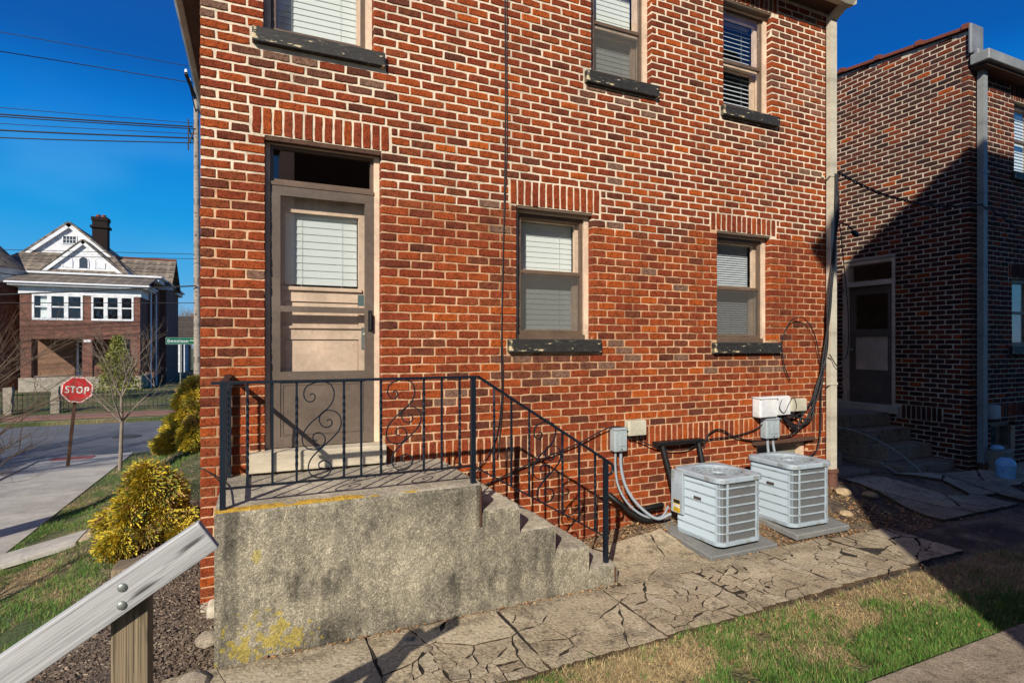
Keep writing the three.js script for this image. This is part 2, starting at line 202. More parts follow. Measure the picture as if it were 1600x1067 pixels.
// list of bricks {x,y,w,h,rot} on a wall in its own plane coordinates
function layBricks({ x0, x1, y0, y1, c, pitch, joint, block = [], soldiers = [], phase = 0, jointAt }) {
  const out = [], all = block.concat(soldiers.map(s => [s.x0, s.x1, s.y0, s.y1]));
  let row = 0;
  for (let y = y0; y < y1 - .02; y += c, row++) {
    const J = jointAt ? jointAt(y) : joint; const a = y + J / 2, b = Math.min(y + c, y1) - J / 2, cuts = [x0, x1]; all.forEach(o => { if (o[3] > a + .002 && o[2] < b - .002) cuts.push(o[0], o[1]); });
    const xs = [...new Set(cuts)].filter(v => v >= x0 && v <= x1).sort((p, q) => p - q), iv = [];
    for (let i = 0; i + 1 < xs.length; i++) {
      const m = (xs[i] + xs[i + 1]) / 2; let ya = a, yb = b; for (const o of all) if (m > o[0] && m < o[1] && o[3] > a + .002 && o[2] < b - .002) { const lo = o[2] - a, hi = b - o[3]; if (lo > hi) yb = Math.min(yb, o[2] - joint * .7); else ya = Math.max(ya, o[3] + joint * .7); }
      if (yb - ya < .02) continue; const l = iv[iv.length - 1]; if (l && Math.abs(l[1] - xs[i]) < 1e-6 && Math.abs(l[2] - ya) < .004 && Math.abs(l[3] - yb) < .004) l[1] = xs[i + 1]; else iv.push([xs[i], xs[i + 1], ya, yb]);
    }
    const off = ((row + phase) % 2 ? pitch / 2 : 0) + (fbm(row * .3 + 7, x0 + 3, 2) - .5) * .02;
    for (const [s, e, ya, yb] of iv) {
      let p = s; const first = Math.ceil((s - x0 - off + .05) / pitch - 1e-6); const js = [];
      for (let k = first; ; k++) { const q = x0 + off + k * pitch + (hash(k + 50, row, 0) - .5) * .014; if (q > e - .055) break; if (q > s + .055) js.push(q); }
      js.push(e);
      for (const q of js) { const l = p === s && (s !== x0 || true) ? (s === x0 ? p : p + (isEdge(s, block) ? 0 : J)) : p + J / 2, rgt = q === e ? (e === x1 || isEdge(e, block) ? e : e - J) : q - J / 2; if (rgt - l > .03) out.push({ x: (l + rgt) / 2, y: (ya + yb) / 2, w: rgt - l, h: yb - ya, rot: 0, row }); p = q; }
    }
  }
  for (const s of soldiers) { const n = Math.round((s.x1 - s.x0) / c), pw = (s.x1 - s.x0) / n; for (let i = 0; i < n; i++) { const x = s.x0 + (i + .5) * pw; if (block.some(o => x > o[0] && x < o[1] && s.y1 > o[2] + .05 && s.y0 < o[3] - .05)) continue; out.push({ x, y: (s.y0 + s.y1) / 2, w: s.y1 - s.y0 - joint * .6, h: pw - joint, rot: 1, row: -1 }); } }
  return out;
}
function isEdge(v, block) { return block.some(o => o[4] && (Math.abs(o[0] - v) < 1e-6 || Math.abs(o[1] - v) < 1e-6)); }
// place bricks: 'place' maps (u, v) on the wall to a matrix; the N that show largest become meshes
function buildBricks(list, parent, pal, place, score, N, colIdx, depth = .095, stuffName = 'brickwork') {
  const rest = []; list.forEach((b, i) => { b.i = i; b.s = score(b); });
  const order = [...list].sort((p, q) => q.s - p.s), pick = new Set(order.slice(0, N).map(b => b.i));
  for (const b of list) {
    const r = rngOf(b.i * 101 + 5), ci = colIdx(b, r), m = place(b.x, b.y); if (b.rot) m.multiply(new THREE.Matrix4().makeRotationZ(Math.PI / 2));
    m.multiply(new THREE.Matrix4().makeRotationFromEuler(new THREE.Euler((r() - .5) * .012, (r() - .5) * .008, (r() - .5) * .012)).setPosition(0, 0, (r() - .5) * .003));
    const w = Math.round(b.w / .004) * .004, g = pick.has(b.i) ? cachedBrick(w, b.h, depth, pal, ci, (r() * 4) | 0) : null;
    if (g) { const o = new THREE.Mesh(g, M.brick); o.name = 'brick'; o.castShadow = o.receiveShadow = true; m.decompose(o.position, o.quaternion, o.scale); parent.add(o); }
    else rest.push(cachedBrick(w, b.h, depth, pal, ci, (r() * 4) | 0).clone().applyMatrix4(m));
  }
  if (rest.length) { const o = stuff(obj(stuffName, mergeGeometries(rest), M.brick, parent, 0)); }
}
const camP = new THREE.Vector3(.36, 1.85, 4.61);
const T4 = (x, y, z, ry = 0) => new THREE.Matrix4().makeRotationY(ry).setPosition(x, y, z);
function inView(p) { const dx = p.x - .36, dz = p.z - 4.61, X = dx * .9106 + dz * .4135, Z = dx * .4135 - dz * .9106; if (Z < .2) return 0; const u = X / Z * 886, v = (p.y - 1.85) / Z * 886; return Math.abs(u) < 800 && v < 540 && v > -527 ? 1 / (Z * Z) : 0; }

// ---------------------------------------------------------------- main house
const HW = 6.64, HD = 10.5, TOP = 5.82, CO = .0718;
const house = thing('brick_house', 'red brick two-storey house with iron-railed back stoop and black window sills', 'house');
const OP = { // openings x0,x1,y0,y1
  door: [.43, 1.29, 1.065, 3.42], w1: [2.50, 3.30, 1.91, 3.11], w2: [4.87, 5.66, 1.885, 3.08],
  uL: [.42, 1.23, 4.205, 5.58], uM: [3.29, 4.0, 4.46, 5.62], uR: [4.96, 5.68, 4.43, 5.60], bs: [5.45, 6.27, .36, .76]
};
const SILL = { door: [.314, 1.315, .917, 1.065], w1: [2.41, 3.378, 1.785, 1.91], w2: [4.793, 5.782, 1.76, 1.885], uL: [.34, 1.315, 4.09, 4.205], uM: [3.213, 4.066, 4.34, 4.46], uR: [4.919, 5.762, 4.315, 4.43] };
{
  const wall = part('front_wall', house);
  const sh = new THREE.Shape([[.006, -.3], [HW - .006, -.3], [HW - .006, TOP], [.006, TOP]].map(p => new THREE.Vector2(...p)));
  for (const k in OP) { const [a, b, c, d] = OP[k], e = .004; sh.holes.push(new THREE.Path([[a - e, c - e], [a - e, d + e], [b + e, d + e], [b + e, c - e]].map(p => new THREE.Vector2(...p)))); }
  const g = new THREE.ExtrudeGeometry(sh, { depth: .24, bevelEnabled: false }); g.translate(0, 0, -.2465); { const q = g.attributes.position, u = new Float32Array(q.count * 2); for (let i = 0; i < q.count; i++) { u[2 * i] = (q.getX(i) + q.getZ(i) * .3) / 7; u[2 * i + 1] = (q.getY(i) + .3) / 6.6; } g.setAttribute('uv', new THREE.BufferAttribute(u, 2)); } obj('mortar', g, M.mortarFront, wall, 0);
  const block = [...Object.values(OP).map(o => [...o, 1]), ...Object.values(SILL).map(o => [...o, 0])];
  const soldiers = [{ x0: .335, x1: 1.36, y0: 3.422, y1: 3.6318 }, { x0: 2.435, x1: 3.385, y0: 3.113, y1: 3.3446 }, { x0: 4.78, x1: 5.745, y0: 3.083, y1: 3.2728 }, { x0: 4.87, x1: 5.77, y0: 5.602, y1: 5.7858 }, { x0: .335, x1: 1.32, y0: 5.582, y1: 5.7858 }, { x0: 3.2, x1: 4.09, y0: 5.622, y1: 5.7858 }, { x0: 1.33, x1: HW - .1, y0: .8316, y1: 1.0470 }];
  const list = layBricks({ x0: 0, x1: HW, y0: -.0300, y1: TOP - .02, c: CO, pitch: .2035, joint: .0135, block, soldiers, jointAt: (y) => y < 3.05 + .06 * Math.sin(y * 40) ? .0098 : .0142 });
  buildBricks(list, wall, PAL_RED, (x, y) => T4(x, y, 0), b => inView(new THREE.Vector3(b.x, b.y, 0)) * b.w * b.h * (b.y < .9 && b.x < 2.9 && b.x > .1 ? 0 : 1), 300, (b, r) => {
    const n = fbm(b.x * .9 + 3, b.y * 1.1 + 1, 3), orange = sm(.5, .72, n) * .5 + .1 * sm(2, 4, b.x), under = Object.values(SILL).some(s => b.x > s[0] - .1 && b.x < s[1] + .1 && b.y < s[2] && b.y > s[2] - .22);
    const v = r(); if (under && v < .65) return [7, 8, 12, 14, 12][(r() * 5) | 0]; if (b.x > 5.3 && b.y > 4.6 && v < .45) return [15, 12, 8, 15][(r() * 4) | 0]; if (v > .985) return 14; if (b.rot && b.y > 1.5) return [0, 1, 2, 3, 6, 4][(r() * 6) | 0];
    if (v < orange * .35) return [10, 6, 13, 10][(r() * 4) | 0]; if (v < .21) return [5, 7, 11, 8, 4][(r() * 5) | 0]; return [0, 1, 2, 3, 4, 6, 9][(r() * 7) | 0];
  });
  // stone foundation pieces at the left corner
  const sideL = part('side_wall', house), sideR = part('side_wall', house), back = part('back_wall', house);
  obj('mortar', [bb(.0065, .2, -.4, TOP, -HD, -.25)], M.mortar, sideL); obj('mortar', [bb(HW - .2, HW - .0065, -.3, TOP, -HD, -.25)], M.mortarDark, sideR); obj('mortar', [bb(.2, HW - .2, -.3, TOP, -HD, -HD + .2)], M.mortar, back);
  const sl = layBricks({ x0: .1, x1: 6, y0: -.07, y1: TOP - .02, c: CO, pitch: .2035, joint: .0135, phase: 1 });
  buildBricks(sl, sideL, PAL_RED, (x, y) => T4(0, y, -x, -Math.PI / 2), () => 0, 0, (b, r) => (r() * 12) | 0);
  const sr = layBricks({ x0: .1, x1: 4, y0: -.07, y1: TOP - .02, c: CO, pitch: .2035, joint: .0135, phase: 1 });
  buildBricks(sr, sideR, PAL_RED, (x, y) => T4(HW, y, -x, Math.PI / 2), () => 0, 0, (b, r) => (r() * 12) | 0);
  obj('floor', [bb(.21, HW - .21, .9, 1.0, -HD + .21, -.26)], M.room, house); obj('ceiling', [bb(.21, HW - .21, 3.7, 3.85, -HD + .21, -.26)], M.room, house);
  obj('foundation_stone', [rb(.09, .22, .2, .02, .05, -.1, .06), rb(.1, .3, .18, .03, .11, -.07, .2)], M.limestone, house);
  // eaves, gutter, roof
  const O = .38, e0 = TOP, roof = part('roof', house);
  obj('soffit', [bb(-O, HW + .05, e0, e0 + .03, .001, .16), bb(-O, 0, e0, e0 + .03, -HD, 0), bb(HW, HW + .05, e0, e0 + .03, -HD, 0)], M.soffit, roof);
  obj('fascia', [bb(-O - .02, HW + .06, e0 - .005, e0 + .17, .161, .18), bb(-O - .022, -O - .001, e0 - .005, e0 + .17, -HD, .16), bb(HW + .051, HW + .07, e0 - .005, e0 + .17, -HD, .16)], M.soffit, roof);
  const gs = new THREE.Shape([[0, 0], [.07, 0], [.105, .05], [.105, .12], [.095, .12], [.095, .055], [.065, .01], [.008, .01], [.008, .12], [0, .12]].map(p => new THREE.Vector2(...p)));
  const gg = new THREE.ExtrudeGeometry(gs, { depth: HW + .46, bevelEnabled: false }); gg.rotateY(-Math.PI / 2); gg.translate(HW + .07, e0 - .01, .182);
  obj('gutter', [gg, bb(HW + .07, HW + .076, e0 - .01, e0 + .11, .182, .285)], M.spout, roof);
  const g2 = new THREE.ExtrudeGeometry(gs, { depth: HD + .3, bevelEnabled: false }); g2.rotateY(Math.PI); g2.translate(-O - .024, e0 + .03, .15); obj('gutter', [g2], M.spout, roof);
  const rg = new THREE.BufferGeometry(), a = [-O - .02, e0 + .17, .2], b = [HW + .09, e0 + .17, .2], c = [HW + .09, e0 + .17, -HD - .3], d = [-O - .02, e0 + .17, -HD - .3], p = [HW / 2, e0 + 2.4, -3.3], q = [HW / 2, e0 + 2.4, -HD + 3.3];
  rg.setAttribute('position', new THREE.Float32BufferAttribute([...a, ...b, ...p, ...b, ...c, ...q, ...b, ...q, ...p, ...c, ...d, ...q, ...d, ...a, ...p, ...d, ...p, ...q], 3)); rg.computeVertexNormals(); obj('shingles', rg, M.roof, roof);
}
function sillStone(parent, s, m, out = .045) { const g = rb(s[1] - s[0], s[3] - s[2] - .004, .2 + out, .008, 0, 0, 0); const p = g.attributes.position, u = new Float32Array(p.count * 2); for (let i = 0; i < p.count; i++) { u[2 * i] = p.getX(i) / (s[1] - s[0]) + .5; u[2 * i + 1] = (p.getY(i) / (s[3] - s[2]) + .5) * .9 + p.getZ(i) * .4 * (Math.abs(g.attributes.normal.getY(i)) > .7 ? 1 : 0); } g.setAttribute('uv', new THREE.BufferAttribute(u, 2)); g.translate((s[0] + s[1]) / 2, (s[2] + s[3]) / 2, out - (.2 + out) / 2); return obj('sill', g, m, parent, 0); }
function slats(parent, x0, x1, y0, y1, z, pitch, tilt, m) { const n = Math.floor((y1 - y0) / pitch), g = new THREE.BoxGeometry(x1 - x0, .0018, pitch * 1.3); for (let i = 0; i < n; i++) { const o = new THREE.Mesh(g, m); o.name = 'slat'; o.castShadow = o.receiveShadow = true; o.position.set((x0 + x1) / 2, y1 - (i + .5) * pitch, z); o.rotation.x = tilt; parent.add(o); } obj('head_rail', [bb(x0, x1, y1, y1 + .03, z - .015, z + .015)], m, parent, 0); for (const t of [.22, .78]) obj('ladder_cord', [bb(mix(x0, x1, t) - .0012, mix(x0, x1, t) + .0012, y0, y1, z + .0135, z + .015)], m, parent, 0); }
function hung(key, { pitch = .05, tilt = 1.25, blindM = M.blind, mid = .5, yb, raised = 0, screen = true }) {
  const [x0, x1, y0, y1] = OP[key], w = part('window', house), zc = -.075;
  sillStone(w, SILL[key], M.slate);
  obj('casing', [bb(x0, x0 + .05, y0, y1, -.2, zc), bb(x1 - .05, x1, y0, y1, -.2, zc), bb(x0 + .05, x1 - .05, y1 - .04, y1, -.2, zc)], M.cream, w);
  obj('drip_cap', [bb(x0 + .001, x1 - .001, y1 - .018, y1 - .001, zc + .001, -.012)], M.brown, w);
  obj('sub_sill', [bb(x0 + .052, x1 - .052, y0, y0 + .045, -.2, -.06)], M.brown, w);
  const a = x0 + .052, b = x1 - .052, c = y0 + .047, d = y1 - .042, m = mix(c, d, mid);
  obj('storm_frame', ring(a, b, c, d, .034, -.125, -.098), M.brown, w);
  obj('meeting_rail', [bb(a + .034, b - .034, m - .016, m + .016, -.128, -.094)], M.brown, w);
  obj('pane', [bb(a + .034, b - .034, m + .016, d - .034, -.112, -.1085)], M.glass, w, 0);
  obj('pane', [bb(a + .034, b - .034, c + .034, m - .016, -.122, -.1185)], M.glass, w, 0);
  if (screen) obj('insect_screen', [bb(a + .034, b - .034, c + .034, m - .016, -.1045, -.1035)], M.screen, w, 0);
  obj('inner_sash', [...ring(a, b, m - .02, d, .05, -.2, -.165), ...ring(a + .0005, b - .0005, c, m + .015, .05, -.235, -.202)], M.cream, w);
  slats(w, a + .012, b - .03, c + .05 + raised, d - .06, -.262, pitch, tilt, blindM);
  return w;
}
hung('w1', { pitch: .05, tilt: 1.46, mid: .52 });
hung('w2', { pitch: .026, tilt: .95, blindM: M.blindGrey, mid: .50 });
hung('uL', { pitch: .05, tilt: 1.46, screen: false, mid: .5 });
hung('uM', { pitch: .05, tilt: 1.46, mid: .47 });
hung('uR', { pitch: .05, tilt: .75, blindM: M.blindGrey, mid: .47, screen: false });
{ // basement window
  const [x0, x1, y0, y1] = OP.bs, w = part('basement_window', house);
  obj('frame', ring(x0, x1, y0, y1, .06, -.16, -.06), M.cream, w); obj('pane', [bb(x0 + .06, x1 - .06, y0 + .06, y1 - .06, -.13, -.125)], mat('#8d8a78', .6, { map: softC }), w); obj('lintel', [rbb(x0 - .08, x1 + .06, y1 - .012, y1 + .028, -.06, .05, .006)], M.rust, w);
}
{ // back door with storm door and transom
  const [x0, x1, y0, y1] = OP.door, D = part('back_door', house);
  sillStone(D, SILL.door, M.limestone, .10);
  obj('casing', [bb(x0, x0 + .035, y0, y1, -.2, -.07), bb(x1 - .045, x1, y0, y1, -.2, -.07), bb(x0 + .035, x1 - .045, y1 - .035, y1, -.2, -.065)], M.cream, D);
  obj('drip_cap', [bb(x0 + .001, x1 - .001, y1 - .03, y1 - .001, -.064, -.004)], M.rust, D);
  const a = x0 + .037, b = x1 - .047;
  obj('transom_frame', ring(a, b, 3.105, y1 - .037, .022, -.13, -.085), M.brown, D); obj('transom_pane', [bb(a + .022, b - .022, 3.127, y1 - .059, -.112, -.108)], M.glass, D, 0);
  obj('transom_bar', [bb(a, b, 3.075, 3.103, -.2, -.06)], M.brown, D);
  const f = .07, z0 = -.098, z1 = -.066;
  obj('storm_door', [bb(a, a + f, 1.07, 3.073, z0, z1), bb(b - f, b, 1.07, 3.073, z0, z1), bb(a + f, b - f, 3.0, 3.073, z0, z1), bb(a + f, b - f, 2.11, 2.155, z0, z1), bb(a + f, b - f, 1.565, 1.65, z0, z1), bb(a + f, b - f, 1.07, 1.15, z0, z1)], M.taupe, D);
  obj('kick_panel', [bb(a + f, b - f, 1.15, 1.565, z0 + .006, z1 - .008)], M.taupe, D); obj('bead', ring(a + f + .012, b - f - .012, 1.162, 1.553, .008, z1 - .008, z1 - .003), M.taupe, D);
  obj('pane', [bb(a + f, b - f, 2.155, 3.0, -.084, -.080)], M.glass, D, 0); obj('pane', [bb(a + f, b - f, 1.65, 2.11, -.0845, -.0805)], M.glass, D, 0);
  obj('handle', [rod([b - .03, 1.98, z1 + .035], [b - .03, 2.12, z1 + .035], .008), rod([b - .03, 1.99, z1], [b - .03, 1.99, z1 + .035], .007), rod([b - .03, 2.11, z1], [b - .03, 2.11, z1 + .035], .007), bb(b - .045, b - .015, 1.965, 2.135, z1, z1 + .006)], M.black, D);
  // inner door
  const zi = -.165; const I = (x, y, u, v, z0 = -.2, z1 = zi) => bb(x, u, y, v, z0, z1);
  obj('inner_door', [I(a, 1.07, a + .105, 3.073), I(b - .105, 1.07, b, 3.073), I(a + .105, 2.9, b - .105, 3.073), I(a + .105, 2.2, b - .105, 2.3), I(a + .105, 1.9, b - .105, 1.99), I(a + .105, 1.07, b - .105, 1.28)], M.creamDoor, D);
  obj('door_panel', [rbb(a + .107, b - .107, 1.992, 2.198, -.196, -.178, .006)], M.creamDoor, D); obj('door_panel', [rbb(a + .107, b - .107, 1.282, 1.898, -.196, -.178, .006)], M.creamDoor, D);
  obj('ledge', [rbb(a + .08, b - .08, 2.285, 2.315, zi + .001, zi + .022, .005)], M.creamDoor, D); obj('ledge', [rbb(a + .08, b - .08, 1.985, 2.005, zi + .001, zi + .018, .005)], M.creamDoor, D);
  obj('door_glass', [bb(a + .105, b - .105, 2.3, 2.9, -.19, -.186)], M.glass, D, 0);
  slats(D, a + .11, b - .11, 2.3, 2.87, -.225, .058, 1.46, M.blind);
  obj('knob_plate', [rbb(b - .085, b - .04, 1.82, 2.0, zi + .001, zi + .008, .003), rod([b - .062, 1.94, zi], [b - .062, 1.94, zi + .05], .012, 10), xf(new THREE.SphereGeometry(.024, 14, 10), b - .062, 1.94, zi + .055)], M.bolt, D, 0);
  obj('sticker', [bb(b - f - .055, b - f - .005, 2.17, 2.26, -.0795, -.0788)], mat('#4a5a58', .6), D, 0);
}
// downspout of the house
{
  const d = thing('downspout', 'beige fluted downspout at right corner of the near brick house', 'downspout', [6.6, 0, .055]);
  const w = .052, s = new THREE.Shape([[-w, -.03], [w, -.03], [w, .03], [.026, .03], [.022, .022], [.016, .022], [.012, .03], [-.012, .03], [-.016, .022], [-.022, .022], [-.026, .03], [-w, .03]].map(p => new THREE.Vector2(...p)));
  const up = new THREE.ExtrudeGeometry(s, { depth: 5.37, bevelEnabled: false }); up.rotateX(-Math.PI / 2); up.translate(0, .38, 0); obj('pipe', [up], M.spout, d);
  obj('elbow', [bar([0, 5.72, 0], [0, 5.83, .18], .1, .058)], M.spout, d);
  for (const y of [3.86, 1.4]) obj('strap', [bb(-.11, .06, y - .014, y + .014, .031, .036), bb(-.11, -.06, y - .013, y + .013, -.052, -.046)], M.spout, d);
  obj('drain_socket', [cyl(.06, .065, .2, 0, .27, 0, 18), cyl(.075, .075, .04, 0, .37, 0, 18)], mat('#6a4536', .8, { map: grainC }), d);
}

// ---------------------------------------------------------------- concrete stoop
{
  const st = thing('concrete_stoop', 'weathered grey concrete stoop with five risers and yellow lichen patches', 'stoop');
  const lichen = (x, y) => { const n = fbm(x * 26, y * 26, 4), b1 = Math.hypot((x - .40) / .26, (y - .10) / .16), b2 = Math.hypot((x - .68) / .05, (y - .15) / .13), b3 = Math.hypot((x - .36) / .035, (y - .62) / .06), b4 = Math.hypot((x - .365) / .02, (y - .3) / .035); return sm(.1, .34, Math.max(1 - b1, .8 - b2) * .75 + (n - .56) * 2.0) + .7 * sm(.2, .4, Math.max(1 - b3, 1 - b4) * .7 + (n - .5)); };
  const face = tex(1400, 500, (u, v) => {
    const x = .1 + u * 2.85, y = v, n = fbm(x * 3.1, y * 2.4, 5), p = fbm(x * 70, y * 70, 3), s = hash((u * 1400) | 0, (v * 500) | 0, 0), streak = fbm(x * 9 + 2, y * 1.1 + 5, 4), pit = fbm(x * 38 + 9, y * 30, 2);
    const fine = fbm(x * 170, y * 170, 2); let g = 143 + (n - .5) * 56 + (p - .5) * 44 + (fine - .5) * 62 + (s - .5) * 34;
    const st1 = sm(.44, .58, fbm(x * 13 + 2, y * 1.3 + 5, 4)), st2 = sm(.38, .56, fbm(x * 2.2 + 8, y * 1.8 + 1, 4)), blot = sm(.55, .68, fbm(x * 7 + 3, y * 5 + 8, 5)); const dk = clamp(st1 * .5 * (.3 + .7 * st2) + .26 * st2 + .3 * blot + .18 * sm(.45, .6, fbm(x * 20, y * 14 + 3, 3))) * (1 - .6 * sm(1.7, 2.9, x)); g *= 1 - .5 * dk; if (pit > .74 && fine > .5) g -= 34; if (s > .985) g += 46; if (fine > .72) g += 22;
    let c = [g, g * .94, g * .80]; const l = lichen(x, y); if (l > 0) { const q = .65 + .5 * p; c = c.map((k, i) => mix(k, [182, 158, 52][i] * q, clamp(l) * .6)); } return c;
  }, true, true);
  const topT = tex(1024, 512, (u, v) => {
    const x = .1 + u * 2.85, z = v * 1.02, n = fbm(x * 4 + 30, z * 4, 5), p = fbm(x * 55, z * 55, 3), s = hash((u * 1024) | 0, (v * 512) | 0, 3); let g = 152 + (n - .5) * 90 + (p - .5) * 70 + (s - .5) * 40; const l = sm(.44, .6, fbm(x * 9, z * 16 + 3, 4) + .3 * sm(.86, .97, z) - .42 * sm(.8, 1.25, x) - .4 * sm(1.2, 1.7, x) - .5 * sm(.93, .78, z)); let c = [g, g * .94, g * .82]; return c.map((k, i) => mix(k, [196, 150, 34][i] * (.7 + .5 * p), l * .85));
  }, true, true);
  const stoopB = concB.clone(); stoopB.repeat.set(5.7, 2); stoopB.needsUpdate = true;
  const mk = (t) => new THREE.MeshStandardMaterial({ color: 0xffffff, map: t, roughness: .95, bumpMap: stoopB, bumpScale: .006 });
  const mF = mk(face), mT = mk(topT);
  function block(name, x0, x1, h, parent) {
    const o = part(name, parent), n = Math.max(3, Math.round((x1 - x0) / .035)), F = [], T = [], ch = [];
    const r = rngOf(Math.round(x0 * 1000)); for (let i = 0; i <= n; i++) { const x = x0 + (x1 - x0) * i / n; ch.push([x, .012 + .016 * fbm(x * 7, h * 9, 3) + .008 * r(), (fbm(x * 11, 4, 3) - .5) * .012]); }
    const quad = (A, a, b, c, d) => A.push(...a, ...b, ...c, ...a, ...c, ...d), zf = 1.0, rise = .18;
    for (let i = 0; i < n; i++) { const [xa, ca, ja] = ch[i], [xb, cb, jb] = ch[i + 1]; for (let k = 0; k < 4; k++) { const y0 = -.12 + (h - .028 + .12) * k / 4, y1 = -.12 + (h - .028 + .12) * (k + 1) / 4, w = (x, y) => zf + (fbm(x * 2.4, 7, 3) - .5) * .010; const t = k === 3; quad(F, [xa, y0, w(xa, y0)], [xb, y0, w(xb, y0)], [xb, t ? h - cb : y1, w(xb, y1)], [xa, t ? h - ca : y1, w(xa, y1)]); if (t) { quad(F, [xa, h - ca, w(xa, y1)], [xb, h - cb, w(xb, y1)], [xb, h - .006 + jb * .3, zf - cb * .7], [xa, h - .006 + ja * .3, zf - ca * .7]); quad(T, [xa, h - .006 + ja * .3, zf - ca * .7], [xb, h - .006 + jb * .3, zf - cb * .7], [xb, h, zf - .05], [xa, h, zf - .05]); } } quad(T, [xa, h, zf - .05], [xb, h, zf - .05], [xb, h, .002], [xa, h, .002]); }
    quad(T, [x1 - .012, h, zf - .02], [x1 - .012, h, .002], [x1, h - .014, .002], [x1, h - .014, zf - .02]);
    const S = []; quad(S, [x1, -.12, 1.0], [x1, -.12, .002], [x1, h - .014, .002], [x1, h - .014, .98]); quad(S, [x0, -.12, .002], [x0, -.12, 1.0], [x0, h - .004, .98], [x0, h - .004, .002]);
    const geo = (A, fn) => { const g = new THREE.BufferGeometry(); g.setAttribute('position', new THREE.Float32BufferAttribute(A, 3)); g.computeVertexNormals(); const u = []; for (let i = 0; i < A.length; i += 3) u.push(...fn(A[i], A[i + 1], A[i + 2])); g.setAttribute('uv', new THREE.Float32BufferAttribute(u, 2)); return g; };
    obj('front_face', geo(F, (x, y) => [(x - .1) / 2.85, y]), mF, o, 0); obj('tread', geo(T, (x, y, z) => [(x - .1) / 2.85, z / 1.02]), mT, o, 0); obj('riser', geo(S, (x, y, z) => [z / 2.85 + .4, y]), mF, o, 0);
  }
  block('landing', .15, 1.775, .90, st); [2.06, 2.345, 2.63, 2.885].forEach((x, i, a) => block('step', i ? a[i - 1] : 1.775, x, .72 - .18 * i, st));
  obj('rust_streak', [bb(1.752, 1.766, .62, .885, 1.006, 1.012), bb(2.855, 2.868, .03, .165, 1.004, 1.010)], M.rust, st);
}
